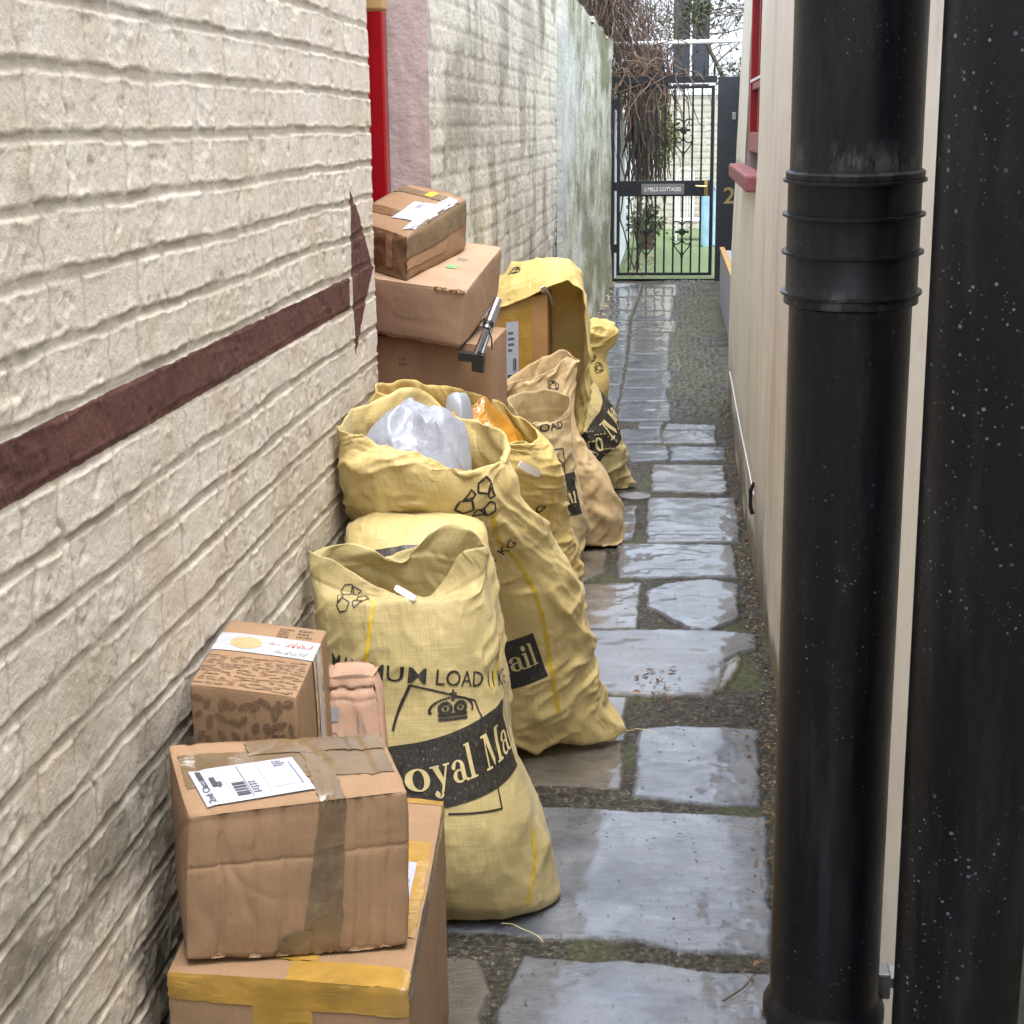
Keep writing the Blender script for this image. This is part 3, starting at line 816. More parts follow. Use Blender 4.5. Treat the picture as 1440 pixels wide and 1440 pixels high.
# ------------------------------------------------------------------ sacks
class Sack:
    def __init__(s, name, rings, mat, label, group='yellow mail sacks along the alley', nu=168, nv=150, seed=1, wr=.009, open_depth=.22, top='open', wall=True, hem=True, cat='mail sack', fold=(1.0, .45), stretch=1.0):
        s.seed = seed
        th = 2 * np.pi * np.arange(nu) / nu; c = -np.cos(th); sn = np.sin(th); K = []
        for r in rings:
            L, R_ = np.array(r['L'], float), np.array(r['R'], float); A = (R_ - L) / 2; mid = (L + R_) / 2
            n = r.get('n')
            if n is None:
                n = np.array([A[1], -A[0], 0.0]); n /= np.linalg.norm(n) + 1e-9
                if n[1] > 0: n = -n
            n = np.array(n, float); p = r.get('p', .85); q = r.get('q', .8); up = np.array(r.get('up', (0, 0, 1)), float)
            cc = np.sign(c) * np.abs(c) ** p; sq = np.abs(sn) ** q; fr = sn >= 0
            t_ = np.where(fr, r.get('tf', .1), -r.get('tb', .1)) * sq
            # sideways lean of the front / back apex
            z_ = np.where(fr, r.get('df', 0), r.get('db', 0)) * np.abs(sn) ** r.get('dq', 1.3)
            sh = np.where(fr, r.get('sf', 0), r.get('sb', 0)) * sq
            if 'zf' in r or 'zb' in r:
                tt = (cc + 1) / 2
                for key, mk in (('zf', fr), ('zb', ~fr)):
                    if key in r:
                        q_ = np.array(r[key]); zz = np.interp(tt, q_[:, 0], q_[:, 1]); z_ = np.where(mk, zz, z_)
                kk = np.ones(7) / 7; z_ = np.convolve(np.concatenate([z_[-3:], z_, z_[:3]]), kk, 'valid')
            K.append(mid + A * (cc + sh)[:, None] + n * t_[:, None] + up * z_[:, None])
        K = np.array(K)
        d_ = np.concatenate([[0], np.cumsum(np.linalg.norm(np.diff(K.mean(1), axis=0), axis=1) + .02)]); d_ /= d_[-1]
        vv = np.linspace(0, 1, nv); G = np.zeros((nv, nu, 3)); n_ = len(K)
        for i, v in enumerate(vv):
            k = min(max(np.searchsorted(d_, v, side='right') - 1, 0), n_ - 2); t = (v - d_[k]) / (d_[k + 1] - d_[k])
            p0, p1, p2, p3 = K[max(k - 1, 0)], K[k], K[k + 1], K[min(k + 2, n_ - 1)]
            h = d_[k + 1] - d_[k]
            m1 = (p2 - p0) / (d_[k + 1] - d_[max(k - 1, 0)]) * h; m2 = (p3 - p1) / (d_[min(k + 2, n_ - 1)] - d_[k]) * h
            G[i] = (2 * t ** 3 - 3 * t * t + 1) * p1 + (t ** 3 - 2 * t * t + t) * m1 + (-2 * t ** 3 + 3 * t * t) * p2 + (t ** 3 - t * t) * m2
        s.nu, s.nv = nu, nv
        nrm = s.normals(G)
        um = np.concatenate([np.zeros((nv, 1)), np.cumsum(np.linalg.norm(np.diff(G, axis=1), axis=2), 1)], 1)
        um = um - um[:, [nu // 4]]
        vm = np.concatenate([np.zeros((1, nu)), np.cumsum(np.linalg.norm(np.diff(G, axis=0), axis=2), 0)], 0).mean(1)[:, None] * np.ones((1, nu))
        a, b = fold
        wx = um + .10 * (fbm(um * 4, vm * 4, 2, seed + 70) - .5); wy = vm + .10 * (fbm(um * 4, vm * 4, 2, seed + 71) - .5)
        rot = .5 + .5 * math.sin(seed * 2.1); ru = wx * math.cos(rot) + wy * math.sin(rot); rvv = -wx * math.sin(rot) + wy * math.cos(rot)
        w = (fbm(um * 5, vm * 4, 3, seed) - .5) * 2.2 * wr
        w += (ridge(ru * 8 * a, rvv * 8 * b, 3, seed + 5) ** 2.2 - .35) * 2.6 * wr * sstep(.38, .6, fbm(um * 3.2, vm * 3.2, 2, seed + 8))
        w += (ridge(rvv * 22, ru * 8, 2, seed + 61) ** 3 - .3) * 1.5 * wr * sstep(.42, .6, fbm(um * 4.2, vm * 4.2, 2, seed + 63))
        w += (ridge(wx * 26, wy * 13, 2, seed + 11) - .6) * .8 * wr * sstep(.4, .6, fbm(um * 5, vm * 5, 2, seed + 13))
        w += (ridge(rvv * 11, ru * 5, 2, seed + 14) - .6) * .9 * wr * sstep(.45, .7, fbm(um * 3.7 + 5, vm * 3.7, 2, seed + 17))
        w += (fbm(um * 55, vm * 55, 2, seed + 21) - .5) * .0018
        vfr = vv[:, None]
        w += (ridge(um * 16, vm * 3, 2, seed + 31) - .6) * 1.4 * wr * np.exp(-((vfr) / .07) ** 2)      # gathers at the seam
        if hem and top == 'open':
            w = w + .0012 * (vm > vm.max() - .045) - .0016 * np.exp(-((vm - vm.max() + .047) / .004) ** 2)
            w = w + (fbm(um * 9, vm * 3, 3, seed + 41) - .5) * .045 * sstep(.80, 1, vfr); G[..., 2] += (fbm(um * 7, vm * 0, 3, seed + 43) - .5) * .05 * sstep(.86, 1, vfr)
        G = G + nrm * w[..., None]
        # settle the base on the ground and the side on the wall
        G[..., 2] = np.maximum(G[..., 2], .004 + .01 * sstep(0, .05, vfr) * fbm(um * 20, vm * 20, 2, seed + 51))
        if wall: G[..., 0] = np.maximum(G[..., 0], np.where(G[..., 1] < DOOR0, WX, farx(G[..., 1])) + .008)
        s.G = G; s.Nm = s.normals(G); s.um, s.vm = um, vm
        V = [G.reshape(-1, 3)]; Q = [grid_quads(nv, nu, True)]; n0 = nv * nu
        uv = [np.stack([um, vm], -1).reshape(-1, 2)]
        if top == 'open':
            k = max(4, int(nv * open_depth)); rows = np.arange(nv - 1, nv - 1 - k, -1)
            inn = G[rows] - s.Nm[rows] * (.0022 + .003 * np.minimum(1, np.arange(k) / 5.0))[:, None, None]
            V.append(inn.reshape(-1, 3)); uv.append(np.stack([um[rows], vm[rows]], -1).reshape(-1, 2))
            qi = grid_quads(k, nu, True) + n0; Q.append(qi)
            br = (nv - 1) * nu; j = np.arange(nu); j2 = (j + 1) % nu
            Q.append(np.stack([br + j, br + j2, n0 + j2, n0 + j], -1))
            last = n0 + (k - 1) * nu; ce = inn[-1].mean(0); n0 += k * nu
        else:
            last = (nv - 1) * nu; ce = G[-1].mean(0)
        V.append(ce[None]); uv.append(np.zeros((1, 2))); j = np.arange(nu); j2 = (j + 1) % nu
        ci = n0; bi = n0 + 1; V.append(G[0].mean(0)[None] + [[0, 0, .002]]); uv.append(np.zeros((1, 2)))
        Q = [np.concatenate(Q)]
        T = np.concatenate([np.stack([last + j, last + j2, np.full(nu, ci)], -1), np.stack([j2, j, np.full(nu, bi)], -1)])
        V = np.concatenate(V); uv = np.concatenate(uv)
        Qa = np.concatenate([Q[0], np.stack([T[:, 0], T[:, 1], T[:, 2], T[:, 2]], -1)]) if False else Q[0]
        me = bpy.data.meshes.new(name)
        nq, nt = len(Qa), len(T); me.vertices.add(len(V)); me.vertices.foreach_set('co', V.astype(np.float32).ravel())
        li = np.concatenate([Qa.ravel(), T.ravel()]).astype(np.int32); me.loops.add(len(li)); me.loops.foreach_set('vertex_index', li)
        me.polygons.add(nq + nt); me.polygons.foreach_set('loop_start', np.concatenate([np.arange(nq) * 4, nq * 4 + np.arange(nt) * 3]).astype(np.int32))
        me.polygons.foreach_set('use_smooth', np.ones(nq + nt, bool)); me.update(calc_edges=True)
        ul = me.uv_layers.new(name='UVMap'); ul.data.foreach_set('uv', uv[li].astype(np.float32).ravel())
        s.root = link(name, me, mat)
        tag(s.root, label, cat, group)
        x, y, z = project(G); s.px, s.py, s.pd = x, y, z
        view = CAM - G; s.face = (s.Nm * view).sum(-1) > 0

    def normals(s, G):
        du = np.roll(G, -1, 1) - np.roll(G, 1, 1); dv = np.gradient(G, axis=0); n = np.cross(du, dv)
        n /= np.linalg.norm(n, axis=2)[..., None] + 1e-12
        c = G.mean((0, 1)); sgn = np.sign(((G - G.mean(1, keepdims=True)) * n).sum()); return n * sgn

    def find(s, px, py):
        d_ = (s.px - px) ** 2 + (s.py - py) ** 2 + np.where(s.face, 0, 4000) + s.pd * 30
        i, j = np.unravel_index(np.argmin(d_), d_.shape); return float(j), float(i)

    def at(s, J, I, off):
        J = np.asarray(J) % s.nu; I = np.clip(I, 0, s.nv - 1.001); j = np.floor(J).astype(int) % s.nu; i = np.floor(I).astype(int); a = (J - np.floor(J))[..., None]; b = (I - i)[..., None]; j2 = (j + 1) % s.nu
        f = lambda A: (A[i, j] * (1 - a) + A[i, j2] * a) * (1 - b) + (A[i + 1, j] * (1 - a) + A[i + 1, j2] * a) * b
        return f(s.G) + f(s.Nm) * np.asarray(off)[..., None]

    def frame(s, pa, pb):
        """two photo points on the sack -> a flat print frame: origin, axes, baseline length in metres"""
        (ja, ia), (jb, ib) = s.find(*pa), s.find(*pb)
        if jb - ja > s.nu / 2: jb -= s.nu
        if ja - jb > s.nu / 2: ja -= s.nu
        jm, im = (ja + jb) / 2, (ia + ib) / 2
        e = 4.0; o = np.zeros(())
        Pu = (s.at(jm + e, im, o) - s.at(jm - e, im, o)) / (2 * e); Pv = (s.at(jm, im + e, o) - s.at(jm, im - e, o)) / (2 * e)
        b = Pu * (jb - ja) + Pv * (ib - ia); L = np.linalg.norm(b); b /= L; n = np.cross(Pu, Pv); n /= np.linalg.norm(n)
        if n @ s.at(jm, im, o) * 0 + (n @ (CAM - s.at(jm, im, o))) < 0: n = -n
        yv = np.cross(n, b); Mx = np.linalg.pinv(np.stack([Pu, Pv], 1))
        return (ja, ia), Mx @ b, Mx @ yv, L

    def put(s, name, geos, fr, mat, off=.0018, step=.007, parent=None):
        """wrap flat print shapes (metres, x along the baseline) on to the sack"""
        (j0, i0), B, Yv, L = fr; mb = MB()
        if isinstance(geos, tuple): geos = [geos]
        for k, gg in enumerate(geos):
            V, Fc = dice(gg, step); J = j0 + V[:, 0] * B[0] + V[:, 1] * Yv[0]; I = i0 + V[:, 0] * B[1] + V[:, 1] * Yv[1]
            mb.add(s.at(J, I, np.full(len(V), off + (k % 4) * .0003)), Fc)
        o = mb.build(name, mat, parent or s.root)
        o.data.polygons.foreach_set('use_smooth', [True] * len(o.data.polygons))
        return o

    def stripe(s, pts, w=.008, name='yellow_stripe', mat=None):
        mb = MB(); ij = [s.find(*p) for p in pts]; J = np.unwrap(np.array([a for a, _ in ij]) * 2 * np.pi / s.nu) * s.nu / 2 / np.pi; I = np.array([b for _, b in ij])
        t = np.linspace(0, 1, 70); x = np.linspace(0, 1, len(J)); J = np.interp(t, x, J); I = np.interp(t, x, I)
        k = np.ones(9) / 9; J = np.convolve(np.pad(J, 4, 'edge'), k, 'valid'); I = np.convolve(np.pad(I, 4, 'edge'), k, 'valid')
        c = s.at(J, I, np.full(70, .0015)); e = 1.0
        du = np.linalg.norm(s.at(J + e, I, np.zeros(70)) - s.at(J - e, I, np.zeros(70)), axis=1) / 2
        a = s.at(J - w / 2 / du, I, np.full(70, .0014)); b = s.at(J + w / 2 / du, I, np.full(70, .0014))
        V = np.concatenate([a, c, b]); mb.add(V, [(i, i + 1, 71 + i, 70 + i) for i in range(69)] + [(70 + i, 71 + i, 141 + i, 140 + i) for i in range(69)])
        return mb.build(name, mat or M['stripe'], s.root, True)

    def tagclip(s, pa, pb, w=.014, lift=.012):
        (ja, ia), (jb, ib) = s.find(*pa), s.find(*pb)
        a = s.at(np.array(ja), np.array(ia), np.array(lift)); b = s.at(np.array(jb), np.array(ib), np.array(lift * .6))
        v = b - a; sd_ = np.cross(v, CAM - a); sd_ /= np.linalg.norm(sd_); nn = np.cross(sd_, v); nn /= np.linalg.norm(nn)
        mb = MB(); n = 7; vs = []
        for i in range(n):
            t = i / (n - 1); ww = w * (.75 if i in (0, n - 1) else 1); c = a + v * t + nn * .004 * math.sin(math.pi * t)
            vs += [c - sd_ * ww / 2, c + sd_ * ww / 2, c + sd_ * ww / 2 + nn * .003, c - sd_ * ww / 2 + nn * .003]
        fs = [(0, 1, 2, 3), tuple(4 * (n - 1) + q for q in (3, 2, 1, 0))]
        for i in range(n - 1):
            for q in range(4): fs.append((4 * i + q, 4 * i + (q + 1) % 4, 4 * i + 4 + (q + 1) % 4, 4 * i + 4 + q))
        mb.add(vs, fs); return mb.build('plastic_tag', M['tag'], s.root)


def band(s, fr, w0, w1, lo, hi):
    V, Fc = rect(w0, lo, w1, hi); s.put('printed_band', (V, Fc), fr, M['print'], .0016, .008)


# --- front sack, standing upright
s1 = Sack('mail_sack', [
    dict(L=(-.70, 3.16, .008), R=P(752, 1282, 3.16), tf=.10, tb=.12),
    dict(L=(-.745, 3.16, .035), R=P(781, 1255, 3.20), tf=.145, tb=.18),
    dict(L=(-.75, 3.16, .10), R=P(783, 1232, 3.21), tf=.185, tb=.2),
    dict(L=(-.75, 3.17, .22), R=P(760, 1140, 3.21), tf=.20, tb=.2),
    dict(L=(-.74, 3.18, .36), R=P(724, 1055, 3.21), tf=.165, tb=.18),
    dict(L=P(448, 985, 3.18), R=P(704, 980, 3.21), tf=.125, tb=.15),
    dict(L=P(446, 905, 3.18), R=P(703, 895, 3.22), tf=.10, tb=.12),
    dict(L=P(441, 840, 3.19), R=P(690, 830, 3.23), tf=.075, tb=.09),
    dict(L=P(438, 805, 3.20), R=P(687, 792, 3.24), tf=.05, tb=.07, df=-.05, db=.0, p=.8),
    dict(L=P(441, 779, 3.21), R=P(682, 764, 3.25), tf=.045, tb=.05, p=.8, zf=[(0, 0), (.12, -.018), (.3, -.062), (.5, -.098), (.62, -.098), (.75, -.055), (.88, .008), (1, 0)], zb=[(0, 0), (.1, .012), (.40, -.008), (.46, -.045), (.52, -.036), (.7, .015), (.84, .046), (.93, .040), (1, 0)]),
], M['sack_a'], 'front mail sack standing beside the taped boxes, white tag at its drooping mouth', seed=3, wr=.0085, nu=200, nv=190)
fr = s1.frame((468, 938), (708, 962)); L = fr[3]
s1.put('load_lettering', fit(text_geo('MAXIMUM LOAD 11 KG', .004), w=L * 1.06), fr, M['print'])
fr = s1.frame((520, 1118), (700, 1072)); L = fr[3]; sc_ = L / 3.05
s1.put('printed_band', rect(-.25 * L, -.16 * L, 1.25 * L, .35 * L), fr, M['print'], .0014)
gl, wd = serif('Royal Mail'); e_ = np.array([.275, .36]) * L
s1.put('brand_lettering', [(V * e_ + [.05 * L, -.01 * L], Fc) for V, Fc in gl], fr, M['cream_paint'], .0024, .006)
fr = s1.frame((578, 964), (668, 984)); L = fr[3]; s1.put('frame_outline', strokes([[(0, -.72 * L), (0, -.3 * L), (0, 0), (.004, 0)], [(0, 0), (.5 * L, 0), (L, 0)], [(L, 0), (1.12 * L, -.2 * L), (1.2 * L, -.5 * L)]], .0042), fr, M['print'])
fr = s1.frame((630, 1144), (707, 1137)); L = fr[3]; s1.put('frame_outline', strokes([[(0, 0), (.5 * L, 0), (L, 0)], [(L, -.002), (L, .2 * L), (L, .42 * L)]], .0042), fr, M['print'])
fr = s1.frame((614, 1014), (660, 1008)); L = fr[3]
s1.put('crown_emblem', [(V * L * .92 + [L / 2, 0], Fc) for V, Fc in crown()], fr, M['print'])
fr = s1.frame((476, 842), (514, 839)); L = fr[3]
s1.put('recycling_symbol', strokes([[(x * L * 1.45 + L / 2, y * L * 1.45) for x, y in l] for l in recycle()], .0025), fr, M['print'])
s1.stripe([(527, 845), (520, 885), (514, 925), (511, 960)]); s1.stripe([(748, 1165), (752, 1200), (748, 1240), (738, 1275)]); s1.stripe([(700, 885), (698, 930), (692, 970)])
s1.tagclip((557, 820), (582, 846))

# --- sack lying under the open sack
s0 = Sack('mail_sack', [
    dict(L=(-.74, 3.52, .006), R=(-.42, 3.56, .006), tf=.10, tb=.12),
    dict(L=(-.755, 3.52, .10), R=(-.36, 3.56, .10), tf=.15, tb=.14),
    dict(L=P(492, 830, 3.50), R=P(700, 830, 3.55), tf=.14, tb=.14),
    dict(L=P(490, 770, 3.50), R=P(690, 770, 3.55), tf=.12, tb=.12),
    dict(L=P(500, 735, 3.52), R=P(680, 735, 3.55), tf=.06, tb=.06),
    dict(L=P(530, 722, 3.53), R=P(640, 722, 3.55), tf=.02, tb=.02),
], M['sack_b'], 'slumped mail sack squashed beneath the open sack of white bags', seed=9, top='closed', nu=120, nv=80)
fr = s0.frame((540, 783), (590, 777)); s0.put('printed_band', rect(-.03, -.03, .14, .016), fr, M['print'])

# --- big open sack of white bags
s2 = Sack('mail_sack', [
    dict(L=(-.66, 4.02, .006), R=P(868, 1035, 4.10), tf=.06, tb=.12),
    dict(L=(-.68, 4.0, .03), R=P(880, 1024, 4.13), tf=.11, tb=.16, p=1.35),
    dict(L=(-.70, 3.97, .10), R=P(850, 980, 4.13), tf=.15, tb=.18),
    dict(L=P(560, 900, 3.92), R=P(828, 905, 4.10), tf=.16, tb=.18),
    dict(L=P(540, 830, 3.85), R=P(813, 830, 4.03), tf=.16, tb=.18),
    dict(L=P(515, 770, 3.75), R=P(783, 775, 3.96), tf=.15, tb=.16),
    dict(L=P(488, 715, 3.62), R=P(748, 722, 3.88), tf=.15, tb=.16),
    dict(L=P(482, 668, 3.57), R=P(716, 685, 3.82), tf=.15, tb=.15),
    dict(L=P(484, 635, 3.55), R=P(697, 650, 3.80), tf=.14, tb=.15),
    dict(L=P(481, 601, 3.55), R=P(684, 606, 3.80), tf=.13, tb=.14, sf=.30, zf=[(0, 0), (.1, -.03), (.4, -.07), (.7, -.10), (.85, -.09), (.95, -.03), (1, 0)], zb=[(0, 0), (.15, .01), (.4, .03), (.52, .055), (.62, .085), (.72, .085), (.84, .05), (.92, .03), (1, 0)]),
], M['sack_b'], 'gaping mail sack leaning on the wall, full of white plastic bags', seed=15, wr=.010, nu=200, nv=190, open_depth=.16)
fr = s2.frame((688, 795), (728, 762)); s2.put('load_lettering', fit(text_geo('11 KG', .012), w=fr[3] * 1.0), fr, M['print'])
fr = s2.frame((700, 965), (762, 942)); L = fr[3]
s2.put('printed_band', rect(-.9 * L, -.16 * L, 1.12 * L, 1.02 * L), fr, M['print'], .0014)
gl, wd = serif('Mail'); e_ = L * .78 * 1.1; x1 = wd * e_
s2.put('brand_lettering', [(V * [e_ * .72, e_] + [1.02 * L - x1 * .72, .22 * L], Fc) for V, Fc in gl], fr, M['cream_paint'], .0024, .006)
fr = s2.frame((652, 690), (700, 705)); L = fr[3]
s2.put('recycling_symbol', strokes([[(x * L * 1.05 + L / 2, y * L * 1.05 - .01) for x, y in l] for l in recycle()], .005), fr, M['print'])
s2.stripe([(690, 715), (698, 755), (735, 800), (757, 850), (770, 900), (778, 950), (787, 1008)], .011)

# white bags in the mouth
def crumple(name, poly_pts, h, mat, label, cat, seed, group=None, n=26, amp=.02, drop=.06):
    """a crumpled bag: a puckered cushion with sharp folds spanning the given outline (world points)"""
    c = np.mean(poly_pts, 0); k = len(poly_pts); V = []; Fc = []; rg = np.random.default_rng(seed)
    nr, nt = n // 2, n * 2
    a = np.linspace(0, k, nt, endpoint=False); i0 = np.floor(a).astype(int) % k; f_ = (a - np.floor(a))[:, None]; pp = np.array(poly_pts)
    rim = pp[i0] * (1 - f_) + pp[(i0 + 1) % k] * f_
    G = []
    for r in range(nr + 1):
        t = r / nr; ring = c + (rim - c) * t; x, y = ring[:, 0], ring[:, 1]
        zz = h * (1 - t ** 2.4) - drop * t ** 6
        cr = (ridge(x * 6 + y * 3, y * 5 - x * 4, 2, seed) ** 2 - .4) * 2.4 * amp + (ridge(x * 13 - y * 5, y * 9, 2, seed + 3) ** 2 - .4) * amp * .9
        p = ring.copy(); p[:, 2] = ring[:, 2] + zz + cr * (.3 + .7 * min(1, 2.2 * t)) + rg.normal(0, amp * .03, nt); G.append(p)
    G = np.array(G)
    Q = grid_quads(nr + 1, nt, True)
    o = link(name, raw_mesh(name, G.reshape(-1, 3), Q, True), mat); return tag(o, label, cat, group)


crumple('plastic_bag', [P(496, 615, 3.60), P(545, 634, 3.54), P(600, 652, 3.54), P(648, 664, 3.58), P(664, 640, 3.72), P(660, 600, 3.80), P(625, 592, 3.84), P(570, 592, 3.80), P(520, 600, 3.70)], .07, M['white_plastic'], 'crumpled white plastic bags heaped in the mouth of the gaping sack', 'plastic bag', 5, amp=.028, n=64)

# --- sack with orange film behind it
s4 = Sack('mail_sack', [
    dict(L=(-.70, 4.32, .006), R=P(800, 880, 4.70), tf=.10, tb=.10),
    dict(L=(-.74, 4.28, .06), R=P(806, 850, 4.72), tf=.15, tb=.12),
    dict(L=(-.75, 4.22, .25), R=P(800, 790, 4.68), tf=.16, tb=.12),
    dict(L=P(522, 720, 4.05), R=P(782, 715, 4.58), tf=.15, tb=.12),
    dict(L=P(520, 650, 3.98), R=P(777, 680, 4.50), tf=.14, tb=.11),
    dict(L=P(522, 600, 3.95), R=P(768, 648, 4.42), tf=.12, tb=.10),
    dict(L=P(527, 548, 3.93), R=P(742, 596, 4.36), tf=.10, tb=.06, df=-.06, db=.055, sf=.2),
], M['sack_e'], 'mail sack lined with orange film, squeezed between the gaping sack and the boxes', seed=23, wr=.009, open_depth=.14)
s4.tagclip((727, 650), (757, 666), .02); s4.stripe([(775, 690), (772, 720), (770, 750)], .006)
fr = s4.frame((762, 722), (774, 708)); s4.put('load_lettering', fit(text_geo('G', .02), w=.03), fr, M['print'])
crumple('plastic_film', [P(532, 575, 3.93), P(580, 590, 3.93), P(640, 600, 4.0), P(700, 625, 4.12), P(735, 632, 4.28), P(735, 605, 4.36), P(690, 580, 4.3), P(620, 556, 4.18), P(560, 558, 4.05)], .012, M['orange_plastic'], 'shiny orange film bunched inside the sack behind the white bags', 'plastic film', 8, amp=.034, n=60)
crumple('plastic_bag', [P(625, 562, 4.05), P(650, 572, 4.02), P(665, 562, 4.1), P(655, 548, 4.2), P(630, 548, 4.16)], .012, M['scrap'], 'small scrap of white plastic showing through the orange film', 'plastic bag', 9, amp=.02, n=30)

# --- sacks further down
s5 = Sack('mail_sack', [
    dict(L=P(690, 805, 5.85), R=P(800, 795, 5.9), tf=.06, tb=.08),
    dict(L=P(680, 790, 5.85), R=P(818, 780, 5.92), tf=.10, tb=.12),
    dict(L=P(680, 750, 5.85), R=P(826, 745, 5.95), tf=.12, tb=.12),
    dict(L=P(690, 700, 5.85), R=P(818, 697, 5.95), tf=.11, tb=.12),
    dict(L=P(705, 645, 5.85), R=P(808, 640, 5.95), tf=.09, tb=.1),
    dict(L=P(715, 600, 5.85), R=P(801, 592, 5.95), tf=.07, tb=.09),
    dict(L=P(719, 571, 5.85), R=P(796, 562, 5.95), tf=.06, tb=.08, df=-.075, db=.03),
], M['sack_c'], 'narrow tan mail sack with an empty open mouth, upright past the gaping sack', seed=31, wr=.009, nv=110, nu=130)
fr = s5.frame((737, 612), (790, 602)); s5.put('load_lettering', fit(text_geo('M LOAD', .015), w=fr[3] * 1.05), fr, M['print'])
fr = s5.frame((768, 722), (812, 716)); L = fr[3]
s5.put('printed_band', rect(-.25 * L, -.15 * L, 1.2 * L, 1.15 * L), fr, M['print'], .0014, .01)
gl, wd = serif('al M'); e_ = L / wd * 1.05; s5.put('brand_lettering', [(V * e_ + [.02 * L, .22 * L], Fc) for V, Fc in gl], fr, M['cream_paint'], .0026, .01)
fr = s5.frame((764, 668), (788, 664)); L = fr[3]; s5.put('crown_emblem', [(V * L + [L / 2, 0], Fc) for V, Fc in crown()], fr, M['print'], step=.01)
fr = s5.frame((757, 634), (792, 631)); L = fr[3]; s5.put('frame_outline', strokes([[(0, 0), (L * .5, 0), (L, 0)], [(L, 0), (L * 1.05, -.12)]], .005), fr, M['print'])

s6a = Sack('mail_sack', [
    dict(L=P(770, 778, 6.2), R=P(870, 770, 6.2), tf=.05, tb=.1),
    dict(L=P(770, 755, 6.2), R=P(876, 756, 6.25), tf=.09, tb=.12),
    dict(L=P(765, 715, 6.2), R=P(873, 715, 6.25), tf=.11, tb=.12),
    dict(L=P(765, 670, 6.2), R=P(851, 664, 6.25), tf=.10, tb=.12),
    dict(L=P(757, 625, 6.2), R=P(822, 622, 6.25), tf=.08, tb=.1),
    dict(L=P(738, 582, 6.2), R=P(806, 578, 6.25), tf=.065, tb=.09),
    dict(L=P(716, 560, 6.2), R=P(810, 535, 6.27), tf=.05, tb=.07),
    dict(L=P(706, 550, 6.2), R=P(812, 508, 6.28), tf=.05, tb=.06, p=1),
    dict(L=P(704, 541, 6.2), R=P(812, 492, 6.28), tf=.05, tb=.06, p=1, zf=[(0, 0), (.3, -.012), (.6, -.01), (.85, -.0), (1, -.03)], zb=[(0, 0), (.3, .015), (.55, .03), (.8, .04), (1, -.03)]),
], M['sack_d'], 'plain peach coloured mail sack between the tan sack and the leaning printed one', seed=37, wr=.010, nv=110, nu=130)
fr = s6a.frame((768, 548), (786, 540)); s6a.put('recycling_symbol', strokes([[(x * .06 + .03, y * .06) for x, y in l] for l in recycle()], .004), fr, M['print'])

s6 = Sack('mail_sack', [
    dict(L=P(800, 702, 7.15), R=P(888, 682, 7.25), tf=.05, tb=.1),
    dict(L=P(800, 690, 7.15), R=P(889, 677, 7.3), tf=.08, tb=.12),
    dict(L=P(800, 660, 7.1), R=P(870, 648, 7.3), tf=.11, tb=.12),
    dict(L=P(795, 620, 7.1), R=P(865, 610, 7.3), tf=.12, tb=.12),
    dict(L=P(785, 585, 7.1), R=P(850, 572, 7.3), tf=.10, tb=.1),
    dict(L=P(770, 550, 7.1), R=P(832, 540, 7.3), tf=.07, tb=.08),
    dict(L=P(765, 520, 7.1), R=P(815, 514, 7.3), tf=.04, tb=.06, df=-.02, db=.02),
], M['sack_a'], 'leaning mail sack with slanted black print, beside the round metal cover', seed=41, wr=.010, nv=110, nu=130)
fr = s6.frame((822, 652), (866, 590)); L = fr[3]
s6.put('printed_band', rect(-.12 * L, -.16 * L, 1.3 * L, .34 * L), fr, M['print'], .0014, .01)
g1_, w1_ = serif('Ro'); g2_, wd = serif('Ma', w1_ + .22); e_ = L / wd * 1.15
for gl in (g1_, g2_): s6.put('brand_lettering', [(V * e_ + [.0, -.04 * L], Fc) for V, Fc in gl], fr, M['cream_paint'], .0028, .01)
fr = s6.frame((815, 580), (828, 560)); L = fr[3]; s6.put('crown_emblem', [(V * L * .9 + [L / 2, -.01], Fc) for V, Fc in crown()], fr, M['print'], step=.01)
s6.tagclip((785, 515), (806, 535), .03, .02)

s8 = Sack('mail_sack', [
    dict(L=P(770, 610, 8.3), R=P(846, 600, 8.4), tf=.06, tb=.1),
    dict(L=P(770, 590, 8.3), R=P(852, 570, 8.4), tf=.10, tb=.12),
    dict(L=P(765, 545, 8.3), R=P(857, 535, 8.4), tf=.13, tb=.12),
    dict(L=P(768, 505, 8.3), R=P(853, 500, 8.4), tf=.11, tb=.12),
    dict(L=P(775, 480, 8.3), R=P(864, 482, 8.4), tf=.10, tb=.10),
    dict(L=P(800, 462, 8.3), R=P(870, 468, 8.4), tf=.09, tb=.09),
    dict(L=P(822, 452, 8.3), R=P(862, 455, 8.4), tf=.05, tb=.05),
    dict(L=P(835, 448, 8.3), R=P(852, 449, 8.4), tf=.02, tb=.02),
], M['sack_e'], 'farthest mail sack with a bulging tied top, nearest the gate', seed=47, wr=.014, nv=110, nu=130, top='closed')
fr = s8.frame((806, 516), (838, 508)); s8.put('load_lettering', fit(text_geo('LOAD', .015), w=fr[3]), fr, M['print'])
fr = s8.frame((836, 520), (850, 514)); s8.put('recycling_symbol', strokes([[(x * .07 + .03, y * .07) for x, y in l] for l in recycle()], .004), fr, M['print'])

